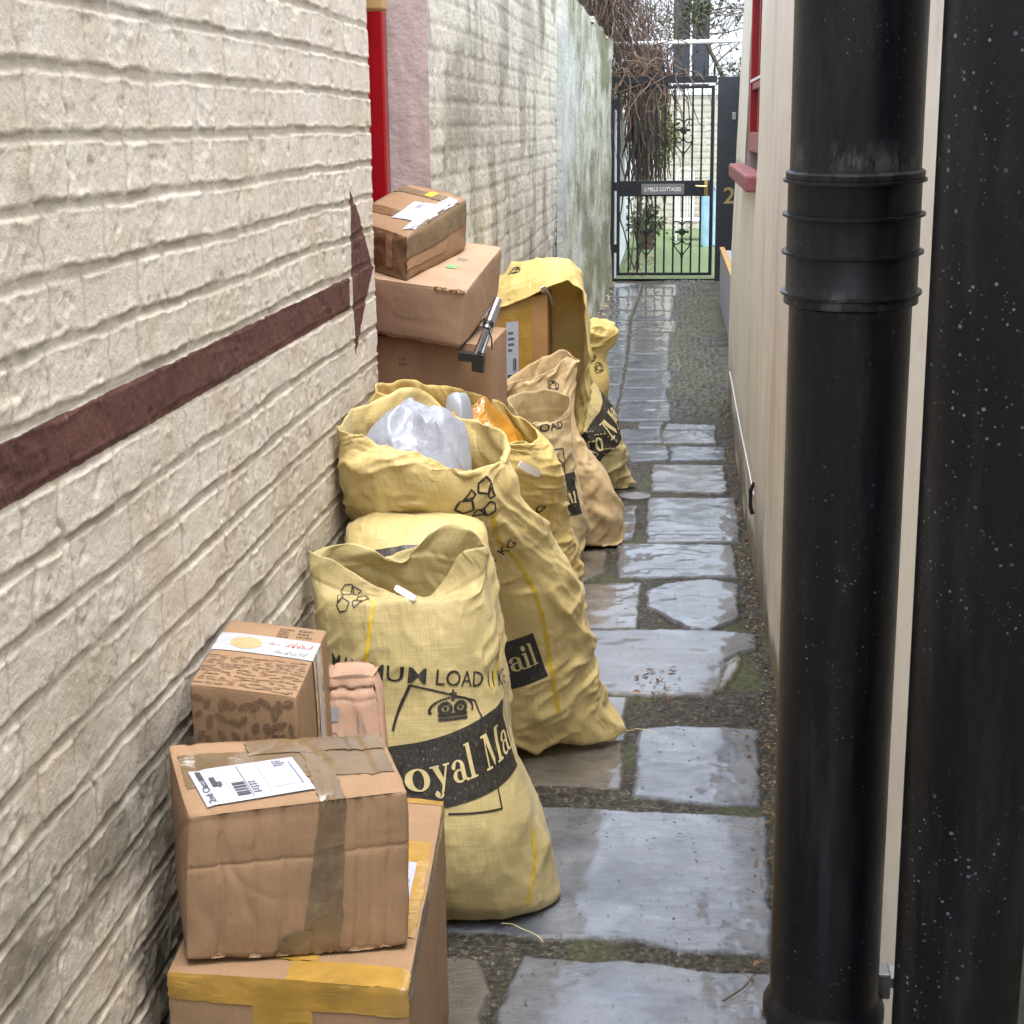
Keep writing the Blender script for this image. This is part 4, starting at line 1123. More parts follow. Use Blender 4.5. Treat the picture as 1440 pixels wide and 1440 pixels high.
zc = .42
s7 = Sack('mail_sack', [
    dict(L=P(672, 500, 6.45), R=P(824, 455, 6.45), tf=.185, tb=.60, n=(0, 0, 1), p=.6, q=.55, df=-.0),
    dict(L=P(668, 500, 6.50), R=P(826, 455, 6.50), tf=.25, tb=.62, n=(0, 0, 1), p=.6, q=.6),
    dict(L=P(668, 495, 6.58), R=P(822, 452, 6.58), tf=.295, tb=.63, n=(0, 0, 1), p=.65, q=.65),
    dict(L=P(672, 490, 6.70), R=P(815, 450, 6.70), tf=.305, tb=.64, n=(0, 0, 1), p=.65, q=.7),
    dict(L=P(680, 490, 6.84), R=P(800, 450, 6.84), tf=.28, tb=.5, n=(0, 0, 1), p=.7, q=.8),
    dict(L=P(710, 490, 6.95), R=P(770, 470, 6.95), tf=.1, tb=.3, n=(0, 0, 1)),
][::-1], M['sack_e'], 'mail sack pulled like a hood over a large taped carton', seed=53, wr=.012, nv=110, nu=150, open_depth=.5)
fr = s7.frame((712, 385), (745, 378)); s7.put('recycling_symbol', strokes([[(x * .10 + .06, y * .07) for x, y in l] for l in recycle()], .006), fr, M['print'])
s7.tagclip((772, 416), (774, 433), .03, .02)

# ------------------------------------------------------------------ cartons
def edgep(n, r):
    return np.unique(np.concatenate([[-1, -1 + r * .3, -1 + r * .65, -1 + r], np.linspace(-1 + r, 1 - r, n), [1 - r, 1 - r * .65, 1 - r * .3, 1]]))


class Carton:
    """corners: bottom fl fr br bl, top fl fr br bl (world)"""
    def __init__(s, name, cor, mat, label, seed, group='cardboard boxes in the alley', r=.006, dent=.004, bulge=.006, n=26, creases=(), cat='cardboard box'):
        s.c = np.array(cor, float); s.seed = seed; s.dent = dent; s.bulge = bulge; s.creases = creases
        c = s.c; s.dim = np.array([np.linalg.norm(c[1] - c[0] + c[5] - c[4]) / 2, np.linalg.norm(c[3] - c[0] + c[7] - c[4]) / 2, np.linalg.norm(c[4] - c[0] + c[6] - c[2]) / 2])
        s.r = r; s.root = thing(name, tuple(c[:4].mean(0)), label, cat, group)
        mb = MB(); s.faces = ('front', 'back', 'left', 'right', 'top', 'bottom')
        for f in s.faces:
            ax = {'front': (0, 2), 'back': (0, 2), 'left': (1, 2), 'right': (1, 2), 'top': (0, 1), 'bottom': (0, 1)}[f]
            a = edgep(n, 2 * r / s.dim[ax[0]]); b = edgep(n, 2 * r / s.dim[ax[1]])
            A, B = np.meshgrid(a, b); G = s.surf(f, A, B, 0); nv, nu = A.shape
            Q = grid_quads(nv, nu)
            if f in ('back', 'left', 'bottom'): Q = Q[:, ::-1]
            mb.add(G.reshape(-1, 3), [tuple(q) for q in Q])
        me = bpy.data.meshes.new('carton'); me.from_pydata(mb.v, [], mb.f)
        bm = bmesh.new(); bm.from_mesh(me); bmesh.ops.remove_doubles(bm, verts=bm.verts, dist=.0004); bmesh.ops.recalc_face_normals(bm, faces=bm.faces); bm.to_mesh(me); bm.free()
        me.polygons.foreach_set('use_smooth', [True] * len(me.polygons))
        s.body = link('carton_body', me, mat, s.root)

    def surf(s, f, A, B, off):
        A = np.asarray(A, float); B = np.asarray(B, float); o = np.ones(A.shape)
        U = {'front': (A, -o, B), 'back': (A, o, B), 'left': (-o, A, B), 'right': (o, A, B), 'top': (A, B, o), 'bottom': (A, B, -o)}[f]
        p = np.stack(U, -1); rr = 2 * s.r / s.dim
        q = np.clip(p, -(1 - rr), 1 - rr); dlt = (p - q) / rr; ln = np.linalg.norm(dlt, axis=-1, keepdims=True); nl = dlt / np.maximum(ln, 1e-9)
        p2 = q + nl * rr
        c = s.c; t = (p2 + 1) / 2; x, y, z = t[..., 0:1], t[..., 1:2], t[..., 2:3]
        w = (c[0] * (1 - x) * (1 - y) + c[1] * x * (1 - y) + c[2] * x * y + c[3] * (1 - x) * y) * (1 - z) + (c[4] * (1 - x) * (1 - y) + c[5] * x * (1 - y) + c[6] * x * y + c[7] * (1 - x) * y) * z
        ex = (c[1] - c[0] + c[5] - c[4]); ex /= np.linalg.norm(ex); ey = (c[3] - c[0] + c[7] - c[4]); ey /= np.linalg.norm(ey); ez = (c[4] - c[0] + c[6] - c[2]); ez /= np.linalg.norm(ez)
        nw_ = nl[..., 0:1] * ex + nl[..., 1:2] * ey + nl[..., 2:3] * ez
        pl_ = p2 * s.dim / 2
        e1 = pl_[..., 0] * 1.0 + pl_[..., 2] * .37; e2 = pl_[..., 1] + pl_[..., 2] * .83
        infl = np.clip(1 - np.max(np.abs(p) ** 4 * (np.abs(p) < .999), -1), 0, 1)
        dsp = (fbm(e1 * 6, e2 * 6, 2, s.seed) - .5) * 1.6 * s.dent + s.bulge * infl
        for q_, (fx_, fy_) in enumerate(((7, 3), (3, 8), (5, 5))):
            dsp = dsp - s.dent * .55 * np.exp(-((vnoise(e1 * fx_ + q_ * 3, e2 * fy_, s.seed + 4 + q_) - .5) / .035) ** 2) * sstep(.45, .6, fbm(e1 * 5, e2 * 5, 2, s.seed + 14 + q_))
        edge = np.sort(np.abs(p), -1)[..., 1]
        dsp = dsp + (fbm(e1 * 22, e2 * 22, 2, s.seed + 9) - .5) * .0016 * sstep(.9, 1, edge)
        for face, axis, pos, wid, dep in s.creases:
            if face == f:
                v = A if axis == 'u' else B
                v = v + .05 * (fbm(A * 2.5, B * 2.5, 2, s.seed + 20) - .5); dsp = dsp - dep * np.exp(-np.abs(v - pos) / wid)
        return w + nw_ * (dsp + off)[..., None]

    def patch(s, name, f, u0, v0, u1, v1, mat, off=.0015, n=(30, 16), parent=None, quad=None, rag=0.0):
        A, B = np.meshgrid(np.linspace(0, 1, n[0]), np.linspace(0, 1, n[1]))
        if quad is None: quad = ((u0, v0), (u1, v0), (u1, v1), (u0, v1))
        q = np.array(quad); U = (q[0] * (1 - A[..., None]) + q[1] * A[..., None]) * (1 - B[..., None]) + (q[3] * (1 - A[..., None]) + q[2] * A[..., None]) * B[..., None]
        if rag:
            e = rag * (fbm(A * 20, B * 20, 2, s.seed + 50) - .5); U = U + e[..., None]
        G = s.surf(f, U[..., 0], U[..., 1], np.full(A.shape, off) + (rag > 0) * .001 * ridge(A * 6, B * 6, 2, s.seed + 51))
        return grid_obj(name, G, mat, parent or s.body, flip=f in ('back', 'left', 'bottom'))

    def flat(s, name, f, geos, quad, mat, off=.0022, parent=None, step=.02):
        """print shapes given in the unit square of a patch"""
        mb = MB(); q = np.array(quad)
        if isinstance(geos, tuple): geos = [geos]
        for gg in geos:
            V, Fc = dice(gg, step) if step else gg
            a, b = V[:, 0:1], V[:, 1:2]; U = (q[0] * (1 - a) + q[1] * a) * (1 - b) + (q[3] * (1 - a) + q[2] * a) * b
            mb.add(s.surf(f, U[:, 0], U[:, 1], np.full(len(V), off)), Fc)
        o = mb.build(name, mat, parent or s.body); o.data.polygons.foreach_set('use_smooth', [True] * len(o.data.polygons)); return o


def place(geo, x, y, sx, sy=None, rot=0):
    V, Fc = geo; V = V * [sx, sy or sx]
    if rot:
        a = math.radians(rot); V = np.stack([V[:, 0] * math.cos(a) - V[:, 1] * math.sin(a), V[:, 0] * math.sin(a) + V[:, 1] * math.cos(a)], 1)
    return V + [x, y], Fc


def addr_lines(x, y, w, h, n, seed, rot=0):
    r = random.Random(seed); out = []
    for i in range(n):
        ln = w * r.uniform(.5, 1); xx = x
        while xx < x + ln:
            ww = r.uniform(.02, .05) * w * 4; out.append(rect(xx, y - i * h, min(xx + ww, x + ln), y - i * h + h * .45)); xx += ww + .012 * w * 4
    return out


def bars(x0, y0, x1, y1, n, seed, vert=True):
    r = random.Random(seed); out = []; t = 0.0
    while t < 1:
        w = r.choice((.4, .8, 1.2)) / n; a, b = t, min(1, t + w)
        out.append(rect(x0 + (x1 - x0) * a, y0, x0 + (x1 - x0) * b, y1) if vert else rect(x0, y0 + (y1 - y0) * a, x1, y0 + (y1 - y0) * b)); t += w + r.choice((.4, .8)) / n
    return out


def dz(p, h): return np.array(p) + [0, 0, h]


def zs(p, z): return np.array([p[0], p[1], z])


# bottom box
zD = .44
t0, t1, t2 = PZ(233, 1366, zD), PZ(574, 1392, zD), PZ(624, 1127, zD)
t0[0] = max(t0[0], WX + .02); t3 = np.array([WX + .02, 2.72, zD])
D = Carton('cardboard_box', [dz(t0, -zD + .004), dz(t1, -zD + .004), dz(t2, -zD + .004), dz(t3, -zD + .004), t0, t1, t2, t3], M['card'], 'large bottom box sealed with yellow tape under the crumpled box', 61, bulge=.003, dent=.003)
D.patch('tape', 'top', .0, -1.0, 1.0, -.84, M['yellow_tape'], .0012, (50, 8), rag=.02)
D.patch('tape', 'front', -1, .80, 1, 1.0, M['yellow_tape'], .0012, (50, 8), rag=.02)
D.patch('tape', 'front', -.28, -1, .22, .80, M['yellow_tape'], .0016, (14, 30), rag=.02)
D.patch('tape', 'top', -.28, -.84, .22, 1, M['yellow_tape'], .0016, (14, 40), rag=.02)
D.patch('tape', 'top', .3, .93, 1, 1.0, M['yellow_tape'], .0012, (20, 6)); D.patch('tape', 'top', .62, -.55, .97, .45, M['yellow_tape'], .0013, (12, 30), rag=.02)
lb = D.patch('shipping_label', 'top', .68, -.35, .86, .2, M['label'], .0026, (10, 20))
D.flat('printed_text', 'top', addr_lines(.1, .75, .7, .08, 4, 3) + bars(.1, .08, .8, .35, 14, 5) , ((.68, -.35), (.86, -.35), (.86, .2), (.68, .2)), M['ink'], .0034, lb)
D.patch('tape', 'right', -1, .90, 1, 1, M['brown_tape'], .0012, (40, 6), rag=.01)

# crumpled box on it
E_ = Carton('cardboard_box', [zs(P(263, 1358, 2.07), zD + .011), zs(P(572, 1334, 2.145), zD + .011), [-.415, 2.29, zD + .011], [-.745, 2.20, zD + .011],
                             P(266, 1150, 2.075), P(575, 1112, 2.15), P(533, 1035, 2.285), P(236, 1046, 2.19)], M['card'], 'crumpled box with brown tape and a long white postage label, on the bottom box', 67,
            r=.005, dent=.0035, bulge=.004, n=110, creases=[('front', 'u', -0.7, .022, 0.0059), ('front', 'u', -0.39, .022, 0.0042), ('front', 'u', -0.135, .022, 0.0039), ('front', 'u', 0.53, .022, 0.0046), ('front', 'u', 0.66, .022, 0.0026), ('front', 'u', 0.82, .022, 0.0039), ('front', 'v', .30, .03, .0022), ('top', 'u', .62, .014, .002), ('top', 'u', .75, .014, .002)])
E_.patch('tape', 'front', 0, 0, 0, 0, M['brown_tape'], .0014, (14, 34), quad=((.02, -1), (.38, -1), (.42, 1), (.18, 1)), rag=.03)
E_.patch('tape', 'front', 0, 0, 0, 0, M['brown_tape'], .0026, (12, 12), quad=((-.22, -.98), (.1, -.98), (.14, -.66), (-.12, -.7)), rag=.05)
E_.patch('tape', 'top', -.95, -.30, .97, .62, M['brown_tape'], .0012, (60, 20), rag=.03)
E_.patch('tape', 'top', -.3, .45, .98, .95, M['brown_tape'], .0030, (50, 14), rag=.04)
E_.patch('tape', 'top', .18, -1, .42, .9, M['brown_tape'], .0022, (12, 30), rag=.03)
lq = ((-.82, -.86), (.18, -.72), (.08, .28), (-.9, .1))
lb = E_.patch('shipping_label', 'top', 0, 0, 0, 0, M['label'], .0040, (34, 14), quad=lq)
tx = [place(fit(text_geo('2nd Class', .01), w=1), .10, .06, .62, .35, 90), place(fit(text_geo('48', .02), w=1), .235, .42, .16, .1, 90)]
tx += [rect(.05, .70, .10, .95), rect(.14, .45, .19, .72), rect(.27, .12, .272, .9)] + bars(.31, .12, .43, .48, 9, 6, False) + [rect(.44, .04, .445, .95), rect(.62, .1, .622, .92), rect(.93, .2, .936, .88), rect(.66, .2, .93, .206)]
tx += [place(l, 0, 0, 1) for l in addr_lines(.46, .42, .12, .07, 5, 8)] + [place(l, 0, 0, 1) for l in addr_lines(.78, .9, .12, .06, 3, 9)]
E_.flat('printed_text', 'top', tx, lq, M['ink'], .0052, lb, .06)

# leaf-patterned box
F_ = Carton('cardboard_box', [[-.740, 2.315, zD + .004], [-.566, 2.272, zD + .004], [-.578, 2.575, zD + .004], [-.752, 2.60, zD + .004],
                             PZ(267, 962, .797), PZ(417, 980, .797), PZ(459, 887, .797), PZ(325, 872, .805)], M['card'], 'small box printed with brown leaves and a white tape band, against the wall', 71, bulge=.002, dent=.0025, r=.004)
leafs = []
rr_ = random.Random(4)


def leaf(cx, cy, l, w, a):
    t = np.linspace(0, 1, 9); x = (t - .5) * l; yv_ = w * np.sin(np.pi * t) ** .8; ca, sa = math.cos(a), math.sin(a)
    f = lambda X_, Y_: [(cx + p * ca - q * sa, cy + p * sa + q * ca) for p, q in zip(X_, Y_)]
    ls = [f(x, yv_), f(x, -yv_), f(x, yv_ * 0)]
    for k in (2, 4, 6): ls.append(f([x[k], x[k] + l * .09], [0, yv_[k] * .8])); ls.append(f([x[k], x[k] + l * .09], [0, -yv_[k] * .8]))
    return ls


for i in range(9):
    for j in range(11):
        leafs += [[(x, .5 + (y - .5) * .46) for x, y in l] for l in leaf((i + .5 + rr_.uniform(-.25, .25)) / 9, .5 + ((j + .5 + rr_.uniform(-.25, .25)) / 11 - .5) / .46, rr_.uniform(.10, .17), rr_.uniform(.022, .042), rr_.uniform(0, 6.28))]
full = ((-.97, -.97), (.97, -.97), (.97, .97), (-.97, .97))
F_.flat('leaf_print', 'front', strokes(leafs, .006), full, M['brown_ink'], .0012, None, .05)
F_.flat('leaf_print', 'top', strokes([[(x, y * .45) for x, y in l] for l in leafs[::2]], .005), full, M['brown_ink'], .0012, None, .05)
F_.flat('box_lettering', 'front', [place(fit(text_geo('ne', .015), w=1), .83, .80, .16, .12, 90)], full, M['brown_ink'], .0016)
F_.flat('box_lettering', 'top', [place(l, 0, 0, 1) for l in addr_lines(.55, .93, .16, .04, 4, 2)] + [place(l, 0, 0, 1) for l in addr_lines(.75, .93, .2, .05, 3, 12)], full, M['brown_ink'], .0016)
wt_ = F_.patch('tape', 'top', -1, .0, 1, .55, M['white_tape'], .0014, (40, 14))
def scrawl(x, y, w, h, seed, n=7):
    r = random.Random(seed); pts = []
    for i in range(n * 4):
        pts.append((x + w * i / (n * 4) + r.uniform(-.01, .01), y + h * (r.random() if i % 2 else .1 * r.random())))
    return [pts]


wq = ((-1, 0), (1, 0), (1, .55), (-1, .55))
F_.flat('handwriting', 'top', strokes(scrawl(.52, .55, .12, .22, 3, 2) + scrawl(.70, .55, .25, .3, 4, 5), .012), wq, M['red_ink'], .0022, wt_, .05)
F_.flat('handwriting', 'top', strokes(scrawl(.62, .12, .32, .22, 5, 5), .012), wq, M['grey_ink'], .0022, wt_, .05)
F_.flat('printed_patch', 'top', [disc(.3, .5, .16, .33)], wq, M['sack_c'], .002, wt_, .04)
F_.patch('tape', 'right', .0, -1, .55, 1, M['clear_tape'], .0014, (14, 30), rag=.02)
F_.patch('tape', 'right', .18, -1, .4, 1, M['white_tape'], .002, (8, 30), rag=.02)

# paper mailer leaning on the front sack
G_ = Carton('paper_mailer', [zs(P(452, 1110, 2.66), zD + .012), zs(P(540, 1100, 2.68), zD + .012), zs(P(545, 1090, 2.73), zD + .012), zs(P(452, 1098, 2.72), zD + .012), P(462, 952, 2.74), P(524, 950, 2.76), P(530, 938, 2.80), P(468, 932, 2.79)], M['paper'], 'pink paper mailer with a creased folded top between the leaf box and sack', 77, 'parcels in the alley', r=.008, dent=.012, bulge=.012, n=60, cat='mailer', creases=[('front', 'v', .78, .03, .010), ('front', 'v', .60, .02, .004)])
G_.flat('mailer_lettering', 'front', [place(fit(text_geo('amazon', .008), w=1), .66, .36, .34, .34, 90)] + [place(strokes([[(0.0, 0.0), (.25, -.10), (.5, -.14), (.75, -.10), (1.0, 0.0)]], .06), .73, .36, .3, .3, 90)], full, M['grey_ink'], .002)
G_.flat('mailer_lettering', 'front', [rect(.08, .64, .24, .76), ringg(.16, .5, .09, .06, .075, .05), ringg(.16, .38, .09, .06, .075, .05)] + bars(.08, .02, .3, .3, 9, 4), full, M['grey_ink'], .002)

# stack in the doorway
FC = PZ(655, 410, 1.225)
B0 = P(655, 410, 4.25); B1 = P(706, 347, 4.80); B3 = P(500, 388, 4.42); B2 = B1 + (B3 - B0)
lowB = [P(649, 489, 4.27), P(697, 455, 4.80)]; lb0 = lowB[0]; lb1 = B1 - (B0 - lb0); lb3 = B3 - (B0 - lb0)
B_ = Carton('cardboard_box', [lb3, lb0, lb1, lb3 + (lb1 - lb0), B3, B0, B1, B2], M['card_pink'], 'wide pale box in the doorway stack with a small green sticker on top', 83, bulge=.003, dent=.004)
B_.flat('sticker', 'top', rect(.69, .36, .79, .43), full, M['green_label'], .002)
B_.flat('printed_text', 'top', addr_lines(.72, .62, .15, .025, 3, 13), full, M['grey_ink'], .002)
B_.patch('torn_flap', 'front', .45, .93, .98, 1.0, M['card'], .004, (20, 6), rag=.08); B_.patch('tape', 'front', -1, -1, 1, -.86, M['card_dark'], .0012, (40, 6), rag=.02)
up = np.array([0, 0, 1])
A0 = P(573, 398, 4.36); A1 = P(655, 352, 4.74); A3 = P(490, 372, 4.55); hA = P(572, 332, 4.36) - A0
tilt_ = lambda p: p
A_ = Carton('cardboard_box', [A3, A0, A1, A1 + A3 - A0, A3 + hA, A0 + hA, P(656, 278, 4.74), P(656, 278, 4.74) + A3 - A0], M['card_dark'], 'top box of the doorway stack, wrapped in brown tape with white paper labels', 89, r=.012, dent=.005, bulge=.008)
A_.patch('tape', 'right', -1, .05, 1, .98, M['brown_tape'], .0014, (30, 14), rag=.05); A_.patch('tape', 'front', -1, -1, 1, 1, M['brown_tape'], .0012, (30, 20), rag=.02)
A_.patch('torn_strip', 'front', .35, -.5, .55, .85, M['card'], .0028, (8, 20), rag=.05); A_.patch('torn_strip', 'right', -1, -.45, .2, -.05, M['card'], .0028, (24, 8), rag=.08)
A_.patch('tape', 'top', -1, -.55, 1, -.25, M['brown_tape'], .0012, (30, 8), rag=.03); A_.patch('tape', 'top', -1, .5, 1, .75, M['brown_tape'], .0012, (30, 8), rag=.03)
lq = ((.1, -.62), (.86, -.5), (.78, .35), (.02, .2))
lb = A_.patch('shipping_label', 'top', 0, 0, 0, 0, M['label'], .0028, (20, 16), quad=lq); A_.flat('printed_text', 'top', addr_lines(.3, .8, .25, .07, 3, 22), lq, M['grey_ink'], .0038, lb)
A_.patch('white_tape_patch', 'top', 0, 0, 0, 0, M['white_tape'], .0022, (20, 14), quad=((.72, -.85), (.96, -.7), (.96, .75), (.62, .8)), rag=.08)
A_.patch('sticker', 'top', .0, .55, .25, .8, M['yellow_label'], .0026, (10, 8))
c0 = P(690, 486, 4.30); c1 = P(712, 462, 4.72); c3 = P(505, 470, 4.45)
cb_ = lambda p: np.array([p[0], p[1], .01])
C_ = Carton('cardboard_box', [cb_(c3), cb_(c0), cb_(c1), cb_(c3 + c1 - c0), c3, c0, c1, c3 + c1 - c0], M['card'], 'tall brown box at the bottom of the doorway stack', 97, bulge=.004, dent=.004)
C_.flat('printed_text', 'front', addr_lines(.30, .955, .12, .014, 2, 31), full, M['brown_ink'], .002)
h0 = P(688, 545, 4.62); h1 = P(710, 556, 4.5)
H_ = Carton('cardboard_box', [[-.48, 4.60, .01], [-.40, 4.64, .01], [-.40, 4.92, .01], [-.50, 4.92, .01], P(684, 556, 4.60), P(707, 560, 4.64), P(707, 535, 4.95), P(690, 533, 4.95)], M['card_pink'], 'slim pale box just visible behind the doorway stack', 99, bulge=.002, dent=.002, n=12)
# carton inside the hooded sack
k0, k1 = P(690, 556, 6.47), P(769, 548, 6.47); kt0, kt1 = P(690, 424, 6.47), P(770, 414, 6.47); bk = np.array([.0, .36, 0])
k0[2] = k1[2] = .03
K_ = Carton('cardboard_box', [k0, k1, k1 + bk, k0 + bk, kt0, kt1, kt1 + bk, kt0 + bk], M['card_orange'], 'large carton with yellow tape inside the hooded mail sack', 101, bulge=.003, dent=.003)
K_.patch('tape', 'front', .05, -1, .45, 1, M['yellow_tape'], .0014, (10, 40), rag=.02); K_.patch('tape', 'front', -1, .0, .45, .16, M['yellow_tape'], .002, (30, 6), rag=.02)
K_.patch('tape', 'front', -.6, .1, .12, .9, M['yellow_tape'], .0018, (12, 30), rag=.01); K_.patch('tape', 'front', -1, -.5, .45, -.2, M['yellow_tape'], .002, (30, 6), rag=.02)
lq = ((-.45, .24), (-.02, .24), (-.02, .80), (-.45, .80)); lb = K_.patch('shipping_label', 'front', 0, 0, 0, 0, M['label'], .0036, (12, 14), quad=lq)
K_.flat('printed_text', 'front', addr_lines(.15, .8, .6, .09, 4, 41) + [rect(.1, .06, .5, .16), rect(.6, .06, .85, .14)] + bars(.55, .22, .85, .42, 8, 42), lq, M['ink'], .0048, lb)
K_.patch('sticker', 'front', .32, -.42, .52, -.02, M['label'], .0036, (6, 10)); K_.patch('sticker', 'front', -.42, -.35, -.2, -.05, M['label'], .0036, (6, 8)); K_.patch('sticker', 'front', -.5, -.65, -.12, -.38, M['label'], .0036, (6, 8))

# chrome tube tool with a black foot resting on the stack
ty = 4.22
tl_ = thing('tube_stand', tuple(P(662, 505, ty)), 'chrome tube with a black foot lying against the doorway box stack', 'metal stand')
a, b, c2 = P(668, 502, ty), P(684, 462, ty), P(700, 421, ty + .05)
MB().tube([a, (a + b) / 2, b], .0085, 14).build('lower_tube', M['chrome'], tl_, True); MB().tube([b, (b + c2) / 2, c2], .0115, 14).build('upper_tube', M['chrome'], tl_, True)
a2, b2 = P(678, 497, ty), P(701, 432, ty + .05); MB().tube([a2, (a2 + b2) / 2, b2], .006, 10).build('side_rail', M['chrome'], tl_, True)
cc = b + (c2 - b) * .1; MB().tube([cc, cc + (c2 - b) * .12], .0145, 14).build('tube_collar', M['black_plastic'], tl_, True)
f0, f1 = P(644, 496, ty - .01), P(680, 500, ty - .03)
ft = MB(); dn = np.array([0, 0, -.022]); dp = np.array([0, .05, 0]); q_ = [f0, f1, f1 + dp, f0 + dp]; ft.add([*(p + dn for p in q_), *q_], [(0, 3, 2, 1), (4, 5, 6, 7), (0, 1, 5, 4), (1, 2, 6, 5), (2, 3, 7, 6), (3, 0, 4, 7)])
g0, g1 = P(663, 508, ty - .022), P(679, 511, ty - .03); q_ = [g0, g1, g1 + dp, g0 + dp]; dn = np.array([0, 0, -.027]); ft.add([*(p + dn for p in q_), *q_], [(0, 3, 2, 1), (4, 5, 6, 7), (0, 1, 5, 4), (1, 2, 6, 5), (2, 3, 7, 6), (3, 0, 4, 7)])
ft.build('foot', M['black_plastic'], tl_)
MB().tube([P(642, 493, ty), P(664, 472, ty), P(678, 450, ty), P(690, 432, ty + .03)], .002, 6).build('cord', M['black_plastic'], tl_, True)
MB().tube([P(686, 462, ty), P(691, 475, ty), P(692, 492, ty)], .002, 6).build('cord', M['black_plastic'], tl_, True)

# ------------------------------------------------------------------ drain pipes
def ringp(r0, r1, h): return [(r0, -h), (r1, -h * .6), (r1, h * .6), (r0, h)]


pt, pb = P(1212, 0, 1.40), P(1158, 1400, 1.445)
ax = (pt - pb) / np.linalg.norm(pt - pb)
p1 = thing('drain_pipe', (pb[0], pb[1], 0), 'black drain pipe with a ribbed coupling, nearer the alley gate', 'drain pipe', 'black drain pipes on the cream wall')


def on(z, base=pb, a=ax): return base + a * ((z - base[2]) / a[2])


def zat(py, Y=1.405): return P(1200, py, Y)[2]


R0, R1 = .0552, .0528
zc0, zc1 = zat(247), zat(412)
MB().lathe([(R1, 0), (R1, .3), (R1, zc0 - .01)], on(0), ax).build('pipe_shaft', M['pipe'], p1, True)
MB().lathe([(R0, 0), (R0, .4), (R0, 1.2)], on(zc0 - .03), ax).build('pipe_shaft', M['pipe'], p1, True)
hC = zc0 - zc1
MB().lathe([(R1 + .001, -.010), (R0 + .0025, -.008), (R0 + .0025, -.001), (R0 + .0012, .001), (R0 + .0012, hC - .006), (R0 + .0030, hC - .002), (R0 + .0035, hC + .004), (R0 + .0005, hC + .006)], on(zc1), ax).build('coupling', M['pipe'], p1, True)
for t in (.012, .36, .68, .97):
    MB().lathe(ringp(R0 + .001, R0 + .0052, .0018), on(zc1 + hC * t), ax, 64).build('coupling_ring', M['pipe'], p1, True)
zs_ = P(1085, 1405, 1.43)[2]
MB().lathe([(.0555, -.5), (.0560, -.03), (.0595, -.022), (.0595, -.010), (.0545, -.002), (R1, .004)], on(zs_), ax, 64).build('pipe_socket', M['pipe'], p1, True)
br = PX(1241, 1385, RX - .02); bz = P(1241, 1384, 1.48)[2]
bb = MB(); o_ = on(bz); bb.tube([(o_[0] + .03, o_[1] + .045, bz), (RX - .002, o_[1] + .06, bz)], .011, 4); bb.build('wall_bracket', M['galv'], p1)
q_ = P(1240, 1384, 1.47); MB().box((q_[0] - .012, q_[1] - .006, q_[2] - .014), (q_[0] + .008, q_[1] + .02, q_[2] + .014), .002).build('bracket_clip', M['galv'], p1)

qt, qb = P(1436, 0, 1.265), P(1341, 1440, 1.335); ax2 = (qt - qb) / np.linalg.norm(qt - qb)
p2 = thing('drain_pipe', (qb[0], qb[1], 0), 'white speckled black drain pipe at the right edge, nearest the viewer', 'drain pipe', 'black drain pipes on the cream wall')
MB().lathe([(.0552, 0), (.0552, 1.5), (.0552, 2.45)], on(0, qb, ax2), ax2).build('pipe_shaft', M['pipe2'], p2, True)
for z_ in (.35, 2.2):
    o_ = on(z_, qb, ax2); MB().lathe([(.0552, -.02), (.058, -.018), (.058, .018), (.0552, .02)], tuple(o_), ax2).build('pipe_clip', M['pipe2'], p2, True)
    MB().box((o_[0] + .05, o_[1] - .015, z_ - .015), (RX - .001, o_[1] + .015, z_ + .015), .002).build('wall_bracket', M['galv'], p2)

# ------------------------------------------------------------------ gate
GY = 17.2


def gp(px, py, dy=0.0):
    p = P(px, py, GY); return (p[0], GY + dy, p[2])


gate = thing('iron_gate', (0, GY, 0), 'black iron bar gate with scrollwork at the end of the alley', 'gate')
xl, xr = gp(867, 300)[0], gp(1003, 250)[0]; zt, zb = gp(930, 121)[2], .06
zm0, zm1 = gp(930, 276)[2], gp(930, 254)[2]
fm = MB(); fm.box((xl, GY - .015, zb), (xl + .035, GY + .015, zt), .003); fm.box((xr - .035, GY - .015, zb), (xr, GY + .015, zt), .003)
fm.box((xl + .035, GY - .013, zt - .03), (xr - .035, GY + .013, zt - .001), .003); fm.box((xl + .035, GY - .013, zb), (xr - .035, GY + .013, zb + .03), .003); fm.build('gate_frame', M['black_iron'], gate)
MB().box((xl + .036, GY - .02, zm0), (xr - .036, GY + .02, zm1), .004).build('lock_rail', M['black_iron'], gate)
nb = 9; bx = [xl + .035 + (xr - xl - .07) * (i + 1) / (nb + 1) for i in range(nb)]
for x in bx:
    MB().tube([(x, GY, zm1), (x, GY, zt - .03)], .0105, 8).build('bar', M['black_iron'], gate, True); MB().tube([(x, GY, zb + .03), (x, GY, zm0)], .0105, 8).build('bar', M['black_iron'], gate, True)


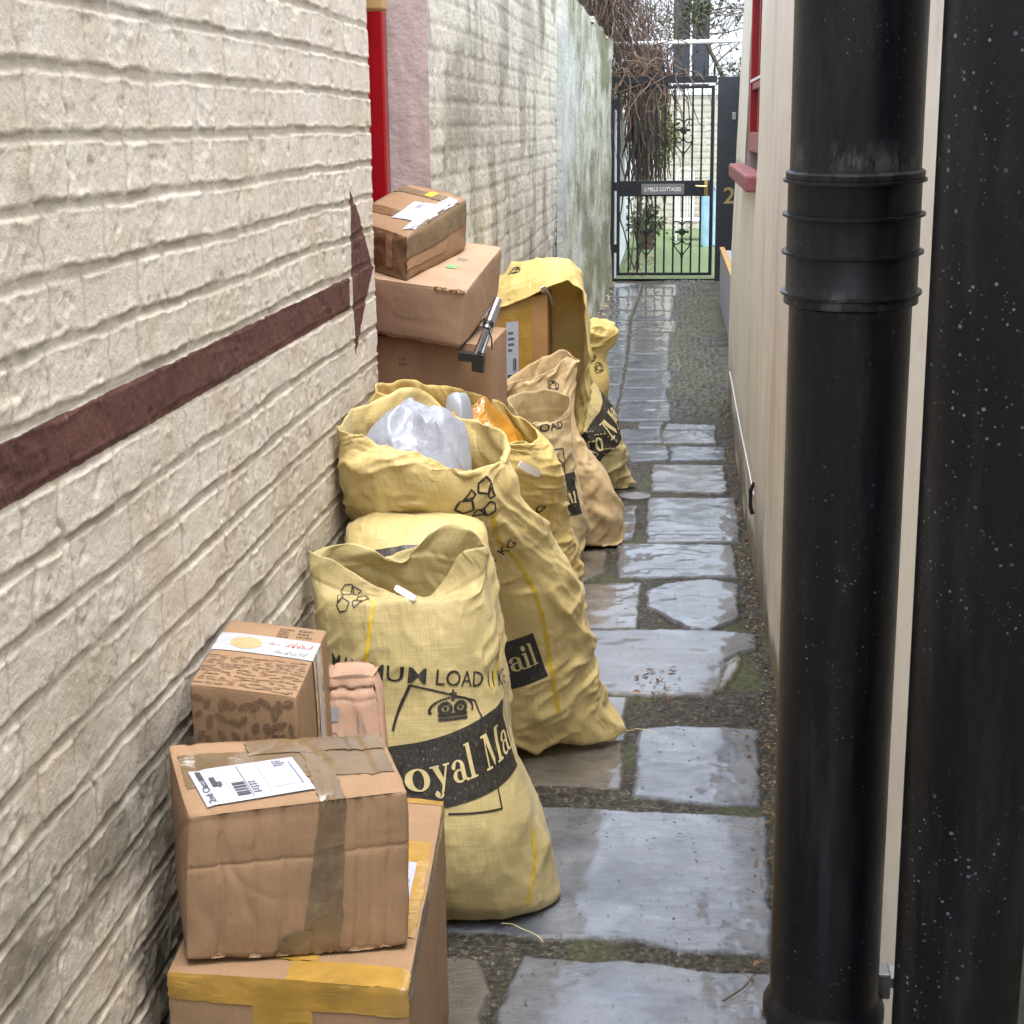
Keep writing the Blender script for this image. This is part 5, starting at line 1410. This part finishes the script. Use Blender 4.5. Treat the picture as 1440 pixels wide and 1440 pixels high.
def scroll(x, z, s_):
    mb = MB()
    for sx in (-1, 1):
        for sz, k in ((1, 1), (-1, 1.15)):
            t = np.linspace(0, 1, 26); a = t * 4.4; r = .062 * (1 - .78 * t) * s_
            cx_ = x + sx * .065 * s_; cz = z + sz * .06 * s_ * k
            mb.tube([(cx_ - sx * r_ * math.cos(a_ * 1.0), GY - .012, cz + sz * r_ * math.sin(a_) * k) for a_, r_ in zip(a, r)], .007, 6)
        mb.tube([(x, GY - .012, z - .24 * s_), (x + sx * .07 * s_, GY - .012, z - .15 * s_), (x + sx * .10 * s_, GY - .012, z - .07 * s_)], .0065, 6)
    mb.lathe([(.002, -.016), (.035 * s_, -.012), (.035 * s_, .012), (.002, .016)], (x, GY - .012, z), (0, 1, 0), 12); mb.box((x - .07 * s_, GY - .022, z - .012), (x + .07 * s_, GY - .004, z + .012)); mb.box((x - .014, GY - .02, z - .26 * s_), (x + .014, GY - .004, z - .2 * s_))
    return mb


for x, py in ((bx[6], 183), (bx[6], 326), (bx[2], 326)):
    z_ = gp(962, py)[2]; scroll(x, z_, 1.05).build('scrollwork', M['black_iron'], gate, True)
sx0, sx1 = gp(902, 266)[0], gp(962, 266)[0]; sz0, sz1 = gp(930, 273.5)[2], gp(930, 258.5)[2]
sg = MB().box((sx0, GY - .032, sz0), (sx1, GY - .021, sz1), .002).build('name_plate', M['slate'], gate)
V, Fc = fit(text_geo('2 MILLS COTTAGES', .012), w=(sx1 - sx0) * .86); V = V * [1, 1.25]
MB().add([(sx0 + (sx1 - sx0) * .07 + a_, GY - .0335, (sz0 + sz1) / 2 - V[:, 1].max() / 2 + b_2) for a_, b_2 in V], Fc).build('plate_lettering', M['letter'], sg)
hx, hz = gp(993, 258)[0], gp(990, 262)[2]
hd = MB(); hd.box((hx - .02, GY - .034, hz - .10), (hx + .02, GY - .021, hz + .07), .003); hd.tube([(hx, GY - .034, hz), (hx, GY - .07, hz), (hx - .11, GY - .072, hz + .005)], .010, 8); hd.build('handle', M['brass'], gate, True)
for z_ in (.3, .95, 1.8): MB().box((xl - .03, GY - .02, z_), (xl + .002, GY + .02, z_ + .09), .003).build('hinge', M['black_iron'], gate)

ga = thing('gate_surround', (0, GY, 0), 'black gate posts with a spiked top beam and tall side panel', 'gate frame')
px0 = gp(855, 300)[0]
MB().box((px0 - .01, GY - .04, 0), (px0 + .065, GY + .04, gp(860, 107)[2]), .004).build('post', M['black_iron'], ga)
zb0, zb1 = gp(930, 117)[2], gp(930, 107.5)[2]
MB().box((px0 + .066, GY - .035, zb0), (xr + .02, GY + .035, zb1), .004).build('top_beam', M['black_iron'], ga)
for px in (875, 889, 904, 918, 933, 948, 962, 976, 991, 1005):
    x = gp(px, 90)[0]; h = gp(px, 83 if px > 900 else 90)[2]
    MB().lathe([(.010, 0), (.014, (h - zb1) * .3), (.003, h - zb1 - .01), (.0005, h - zb1)], (x, GY, zb1), None, 8).build('spike', M['black_iron'], ga, True)
xp0, xp1 = gp(1006, 250)[0] + .01, .74
MB().box((xp0, GY - .03, 0), (xp1, GY + .03, gp(1010, 108)[2]), .004).build('side_panel', M['black_panel'], ga)
V, Fc = fit(text_geo('2', .012), h=gp(1020, 263)[2] - gp(1020, 286)[2]); nx = gp(1017.5, 270)[0]
MB().add([(nx + a_ * 1.1, GY - .0325, gp(1020, 286)[2] + b_2) for a_, b_2 in V], Fc).build('house_number', M['brass'], ga)
q_ = gp(1032, 164); MB().box((q_[0] - .02, GY - .045, q_[2] - .03), (q_[0] + .02, GY - .031, q_[2] + .045), .003).build('bell_push', M['galv'], ga)
wf = thing('white_trellis', (.2, GY + .3, 0), 'thin white painted timber trellis just behind the iron gate', 'trellis')
wm = MB(); a = P(940, 116, GY + .3); b = P(1004, 116, GY + .3); wm.box((a[0], GY + .28, a[2] - .02), (b[0] + .02, GY + .32, a[2] + .025)); wm.box((b[0] - .015, GY + .28, 0), (b[0] + .02, GY + .32, a[2] - .021)); wm.build('frame_rail', M['white_paint'], wf)

# ------------------------------------------------------------------ garden beyond the gate
lw = MB(); lw.add([(-1.2, GY + .1, .012), (6, GY + .1, .012), (6, 27, .012), (-1.2, 27, .012)], [(0, 1, 2, 3)])
tag(lw.build('lawn', M['grass']), kind='structure')
gwl = thing('garden_wall', (-.75, 21, 0), 'pale blue white wall on the left of the garden behind the gate', 'wall')
MB().box((-.95, GY + .12, 0), (-.60, 25.4, 1.78), .01).build('wall_body', M['garden_white'], gwl)
BY = 25.5
S, V = np.meshgrid(np.linspace(-1.4, 4, 420), np.linspace(0, 2.05, 150)); rel, jm = brick_height(S, V, .1, 404, .013, .24)
bw = thing('garden_wall', (1, BY, 0), 'white painted brick wall across the back of the garden', 'wall')
grid_obj('brick_face', np.stack([S, BY - rel * 2.2, V], -1), M['oldwall'], bw, attrs={'joint': jm, 'moss': jm * 0, 'grime': jm * .2 + .18})
MB().box((-1.4, BY - .03, 2.051), (4, BY + .25, 2.11), .01).build('coping', M['white_paint'], bw); MB().box((-1.39, BY + .002, 0), (3.99, BY + .22, 2.05)).build('wall_core', M['house'], bw)
ho = thing('white_house', (1, 31, 0), 'white rendered house with a sash window behind the garden', 'house')
MB().box((-3.5, 31, -.05), (6, 36, 4.5), .01).build('wall', M['house'], ho)
wx0, wx1 = P(947, 60, 30.9)[0], P(998, 60, 30.9)[0]; wz0, wz1 = 2.0, 4.2
fr_ = MB(); fr_.box((wx0 - .09, 30.93, wz0 - .08), (wx0, 31.0, wz1), .004); fr_.box((wx1, 30.93, wz0 - .08), (wx1 + .09, 31.0, wz1), .004)
xm = P(972, 60, 30.9)[0]; fr_.box((xm - .02, 30.94, wz0), (xm + .02, 30.985, wz1), .003); zz = P(972, 57, 30.9)[2]; fr_.box((wx0, 30.945, zz - .03), (xm - .02, 30.99, zz + .03), .003); fr_.box((xm + .02, 30.945, zz - .03), (wx1, 30.99, zz + .03), .003)
wo = fr_.build('window_frame', M['white_paint'], ho); MB().box((wx0, 30.965, wz0), (wx1, 30.975, wz1)).build('pane', M['glass'], wo)
zz = P(972, 128, 28)[2]; ex = thing('garden_shed', (1, 28, 0), 'low white extension roof edge seen over the back garden wall', 'shed')
MB().box((-.1, 27.6, 0), (5, 29, zz - .06), .01).build('shed_wall', M['galv'], ex); MB().box((-.15, 27.5, zz - .055), (5.05, 29.1, zz + .03), .01).build('fascia', M['white_paint'], ex)
# railing
rl = thing('white_railing', (0, 18.2, 2.6), 'white horizontal rail spanning above the iron gate', 'railing')
a, b = P(858, 62, 18.2), P(1050, 57, 18.2); MB().tube([a, b], .022, 8).build('rail', M['white_paint'], rl, True)
for px in (863, 1046): q_ = P(px, 61, 18.2); MB().tube([(q_[0], 18.2, 0), tuple(q_)], .02, 8).build('rail_post', M['white_paint'], rl, True)

# white metal chair frame with bars
def chairlike():
    t = thing('garden_chair', (.02, 23, 0), 'white metal garden chair behind the gate', 'chair'); Yc = 23.0
    x0, x1 = P(951, 300, Yc)[0], P(975, 300, Yc)[0]; zseat = P(960, 310, Yc)[2]; ztop = P(960, 238, Yc)[2]
    xm_ = (x0 + x1) / 2; r = (x1 - x0) / 2
    arc = [(x0, Yc + .45, zseat)] + [(xm_ - r * math.cos(a), Yc + .5, ztop - r * .9 + r * .9 * math.sin(a)) for a in np.linspace(0, math.pi, 14)] + [(x1, Yc + .45, zseat)]
    MB().tube(arc, .016, 8).build('backrest', M['white_paint'], t, True)
    bm_ = MB()
    for k in range(1, 6): x = x0 + (x1 - x0) * k / 6; bm_.tube([(x, Yc + .47, zseat), (x, Yc + .5, ztop - r * .35)], .007, 6)
    bm_.tube([(xm_ + .07 * math.cos(a), Yc + .485, ztop - .2 + .07 * math.sin(a)) for a in np.linspace(0, 6.28, 16)], .007, 6); bm_.build('back_scrollwork', M['white_paint'], t, True)
    MB().box((x0 - .02, Yc - .02, zseat - .015), (x1 + .22, Yc + .47, zseat + .012), .006).build('seat', M['white_paint'], t)
    for x, y in ((x0, Yc), (x1 + .18, Yc), (x0, Yc + .45), (x1 + .18, Yc + .45)): MB().tube([(x, y, zseat - .016), (x, y, .012)], .014, 8).build('leg', M['white_paint'], t, True)


chairlike()
# blue bag
bx0, bx1 = P(981, 300, 22)[0], P(1000, 300, 22)[0]; bz0, bz1 = .013, P(985, 266, 22)[2]
bgm = thing('blue_bag', ((bx0 + bx1) / 2, 22, 0), 'pale blue bag standing on the grass behind the gate', 'bag')
th = np.linspace(0, 2 * np.pi, 28, endpoint=False); G = []
for t in np.linspace(0, 1, 20):
    w = (bx1 - bx0) * (.62 - .12 * t + .08 * math.sin(3 * t)); G.append(np.stack([(bx0 + bx1) / 2 + .05 + w * np.sign(np.cos(th)) * np.abs(np.cos(th)) ** .6, 22 + .14 * (1 - .6 * t) * np.sin(th), np.full(28, bz0 + (bz1 - bz0) * t) + .02 * np.sin(5 * th)], -1))
grid_obj('bag_body', np.array(G), M['blue'], bgm, wrap=True)
MB().tube([((bx0 + bx1) / 2 - .05 + .2 * t, 22 - .05, bz1 - .02 + .16 * math.sin(math.pi * t)) for t in np.linspace(0, 1, 10)], .012, 6).build('handle', M['blue'], bgm, True)


# foliage helpers
def leaves(mb, pts, size, rg, flat=.5):
    for p in pts:
        s_ = size * rg.uniform(.6, 1.4); a = Vector(rg.normal(0, 1, 3)).normalized(); b = a.cross(Vector(rg.normal(0, 1, 3))).normalized(); p = Vector(p); n = a.cross(b)
        mb.add([p, p + a * s_ * .5 + b * s_ * .28 + n * s_ * .08, p + a * s_, p + a * s_ * .5 - b * s_ * .28 + n * s_ * .08], [(0, 1, 2, 3)])


rg = np.random.default_rng(5)


def strand(p, vel, n, step, grav, wig, rg):
    pts = [Vector(p)]; v = Vector(vel)
    for i in range(n):
        v = v + Vector(rg.normal(0, wig, 3)) + Vector((0, 0, -grav)); v = v.normalized(); pts.append(pts[-1] + v * step)
    return pts


# dead vine draped over the wall top and gate
vt = thing('dead_vine', (-.6, 17.6, 2.3), 'tangled brown dead vine hanging over the wall and gate corner', 'vine')
mb = MB(); mb2 = MB(); mb3 = MB()
for i in range(520):
    x = -1.0 + abs(rg.normal(0, .27)); y = 17.45 + rg.uniform(0, 1.5)
    p = (x, y, rg.uniform(2.6, 4.0)); st = strand(p, (rg.normal(.25, .4), rg.normal(0, .2), -1), rg.integers(12, 34), .055, .10, .17, rg)
    (mb if i % 3 else mb2).tube(st, [.0062 * (1 - .5 * k / len(st)) * rg.uniform(.7, 1.3) for k in range(len(st))], 4, False)
for i in range(330):     # dense curtain behind the gate
    p = (-.50 + rg.uniform(.0, .34), 18.6 + rg.uniform(0, 2.2), rg.uniform(1.7, 2.6)); st = strand(p, (rg.normal(.1, .15), 0, -1), rg.integers(10, 24), .055, .25, .13, rg)
    (mb2 if i % 3 else mb).tube(st, .008, 4, False)
for i in range(80):      # loops along the beam
    x = rg.uniform(-.66, .05); p = (x, GY + rg.uniform(-.06, .08), zb1 + rg.uniform(-.02, .12)); st = strand(p, (rg.normal(0, .7), rg.normal(0, .15), rg.normal(.1, .4)), rg.integers(8, 18), .045, .16, .22, rg)
    mb.tube(st, .006, 4, False)
mb.build('brown_stems', M['vine'], vt); mb2.build('dark_stems', M['vine_dark'], vt)
# ivy / green climber
iv = thing('green_climber', (-.25, 20, 0), 'yellow green climbing plant behind the gate bars', 'climbing plant')
mb = MB(); pts = []
for cx_, cz, r, n in ((928, 170, .15, 260), (940, 190, .13, 200), (918, 150, .13, 150), (935, 215, .11, 80), (925, 140, .11, 90)):
    c = P(cx_, cz, 19.2); pts += [c + rg.normal(0, r * .6, 3) for _ in range(n)]
leaves(mb, pts, .065, rg); mb.build('foliage', M['leaf_yellow'], iv)
mb = MB()
for i in range(5): mb.tube(strand((-.46 + rg.uniform(-.06, .10), 18.4, 0), (rg.normal(0, .1), 0, 1), 34, .06, -.1, .12, rg), .009, 5, False)
mb.build('stem', M['bark'], iv)
# thin branched tree on the right
tr = thing('small_tree', (.9, 19.2, 0), 'slender leaning tree with sparse small leaves above the gate', 'tree')
mb = MB(); tips = []


def branch(p, v, L, r, d):
    pts = [Vector(p)]; v = Vector(v).normalized(); n = 7
    for i in range(n): v = (v + Vector(rg.normal(0, .10, 3))).normalized(); pts.append(pts[-1] + v * L / n)
    mb.tube(pts, [r * (1 - .5 * i / n) for i in range(n + 1)], 5, False)
    if d == 0: tips.extend(pts[2:]); return
    for k in range(3 if d > 1 else 4):
        q = pts[rg.integers(3, n + 1)]; branch(q, v + Vector(rg.normal(0, .55, 3)), L * rg.uniform(.5, .75), r * .55, d - 1)


TY = 19.4
trunk = [(.95, TY, 0), (.93, TY, 1.0), tuple(P(1036, 150, TY)), tuple(P(1008, 90, TY)), tuple(P(985, 45, TY)), tuple(P(972, 10, TY)), tuple(P(960, -60, TY))]
mb.tube(trunk, [.05, .045, .032, .024, .02, .018, .012], 8)
for i in range(24):
    t = rg.uniform(2.0, 5.9); k = int(t); q = Vector(trunk[k]).lerp(Vector(trunk[k + 1]), t - k); branch(q, (rg.normal(.35, .6), rg.normal(0, .4), rg.uniform(.1, 1)), rg.uniform(.35, .75), .010, 2)
mb.build('trunk', M['bark'], tr)
mb = MB(); pts = []
for t in tips:
    if rg.random() < .55: pts.append(np.array(t) + rg.normal(0, .03, 3))
for cx_, cy, n in ((985, 8, 170), (970, 20, 90), (1030, 110, 130), (1020, 100, 80)):
    c = P(cx_, cy, TY); pts += [c + rg.normal(0, .09, 3) for _ in range(n)]
leaves(mb, pts, .05, rg); mb.build('crown', M['leaf'], tr)
# bare shrub in front of the house, left of the window
sh = thing('bare_shrub', (-.3, 22, 0), 'grey twiggy bare shrub in front of the white house', 'shrub'); mb = MB()
for i in range(46):
    st = strand((rg.uniform(-.75, -.05), 22 + rg.uniform(0, 1), rg.uniform(1.7, 2.2)), (rg.normal(0, .25), 0, 1), 30, .07, -.02, .2, rg); mb.tube(st, [.010 * (1 - .7 * k / 31) for k in range(31)], 4, False)
    for k in rg.integers(5, 30, 5): mb.tube(strand(st[k], rg.normal(0, 1, 3), 8, .05, -.02, .3, rg), .0045, 4, False)
mb.build('twigs', M['vine_dark'], sh)
# potted dark shrub and loose prop behind the gate
pp = thing('potted_shrub', (-.42, 21.5, 0), 'dark leafy shrub in a terracotta pot behind the gate', 'potted plant')
c = P(907, 318, 21.5); MB().lathe([(.10, 0), (.14, .2), (.155, .2), (.155, .24), (.13, .24)], (c[0], 21.5, .012), None, 20).build('pot', M['terracotta'], pp, True)
mb = MB(); leaves(mb, [np.array([c[0], 21.5, .38]) + rg.normal(0, 1, 3) * [.11, .12, .10] for _ in range(420)], .075, rg); mb.build('foliage', M['leaf'], pp)
# leaf litter: lawn, wall foot, path
def litter(name, boxes, n, size, mat, seed):
    r = np.random.default_rng(seed); mb = MB()
    for i in range(n):
        x0_, x1_, y0_, y1_, z_ = boxes[i % len(boxes)]; x, y = r.uniform(x0_, x1_), r.uniform(y0_, y1_); s_ = size * r.uniform(.4, 1.3); a = r.uniform(0, 6.28); w = s_ * r.uniform(.2, .5)
        ca, sa = math.cos(a), math.sin(a); q = [(-s_ / 2, 0, 0), (0, -w / 2, r.uniform(0, .3) * s_), (s_ / 2, 0, r.uniform(0, .2) * s_), (0, w / 2, r.uniform(0, .3) * s_)]
        mb.add([(x + a_ * ca - b_2 * sa, y + a_ * sa + b_2 * ca, z_ + c_) for a_, b_2, c_ in q], [(0, 1, 2, 3)])
    o = mb.build(name, mat); tag(o, kind='stuff'); return o


litter('leaf_litter', [(.265, .335, 2.4, 6.5, .0), (.29, .345, 3, 9.5, .0), (.22, .33, 2.4, 4.2, .002), (.30, .35, 6, 9.6, 0)], 1100, .017, M['dead_leaf'], 1)
litter('leaf_litter', [(.27, .335, 2.4, 6.5, .0), (.28, .345, 3, 9, .0)], 420, .012, M['pale_leaf'], 2)
litter('leaf_litter', [(-.3, .25, 2.6, 6.0, .005), (-.2, .25, 2.9, 4.6, .005)], 300, .011, M['vine_dark'], 3)
litter('leaf_litter', [(-.58, -.2, 17.5, 20.5, .016), (-.66, -.58, 12, 17, .0)], 420, .05, M['pale_leaf'], 4)
litter('leaf_litter', [(-.1, .05, 4.35, 4.7, .005)], 46, .026, M['dead_leaf'], 6)
litter('leaf_litter', [(.17, .27, 2.55, 2.95, .006), (.2, .29, 3.3, 4.2, .0)], 60, .022, M['dead_leaf'], 7)

q_ = PZ(1052, 1395)
tw = thing('twig', (q_[0], q_[1], 0), 'small reddish twig lying on the paving beside the drain pipe', 'twig')
MB().tube([(q_[0] - .05, q_[1] - .05, .008), (q_[0] - .01, q_[1] - .01, .014), (q_[0] + .01, q_[1] + .03, .018), (q_[0] + .02, q_[1] + .05, .012)], [.0022, .002, .0016, .001], 6).build('twig_stem', M['bark'], tw, True)
MB().tube([(q_[0] + .005, q_[1] + .02, .017), (q_[0] - .02, q_[1] + .05, .022)], .0012, 5).build('twig_branch', M['dead_leaf'], tw, True)
# round stopcock cover in the path
q_ = PZ(893, 698)
sv = thing('stopcock_cover', (q_[0], q_[1], 0), 'small round metal cover set in the paving beside the leaning sack', 'cover')
MB().lathe([(.062, -.02), (.062, .004), (.056, .0045), (.055, .002), (.002, .003)], (q_[0], q_[1], .002), None, 40).build('cover_plate', M['cover'], sv, True)
MB().lathe([(.071, -.02), (.071, .004), (.064, .005), (.064, -.02)], (q_[0], q_[1], .001), None, 40).build('cover_rim', M['galv'], sv, True)
# loose threads at the sack corners
for i, (a, label) in enumerate((((705, 1302, 3.03), 'frayed pale thread on the paving at the foot of the front sack'), ((878, 1031, 4.12), 'frayed pale thread at the pointed corner of the gaping sack'))):
    p = PZ(a[0], a[1]); st = [(p[0] + t * .09 + .006 * math.sin(9 * t), p[1] - .07 * t * (1 if i == 0 else .3) , .006 + .012 * math.sin(3 * t)) for t in np.linspace(0, 1, 16)]
    o = MB().tube(st, .0011, 5).build('loose_thread', M['cream_paint'], None, True); tag(o, label, 'thread')
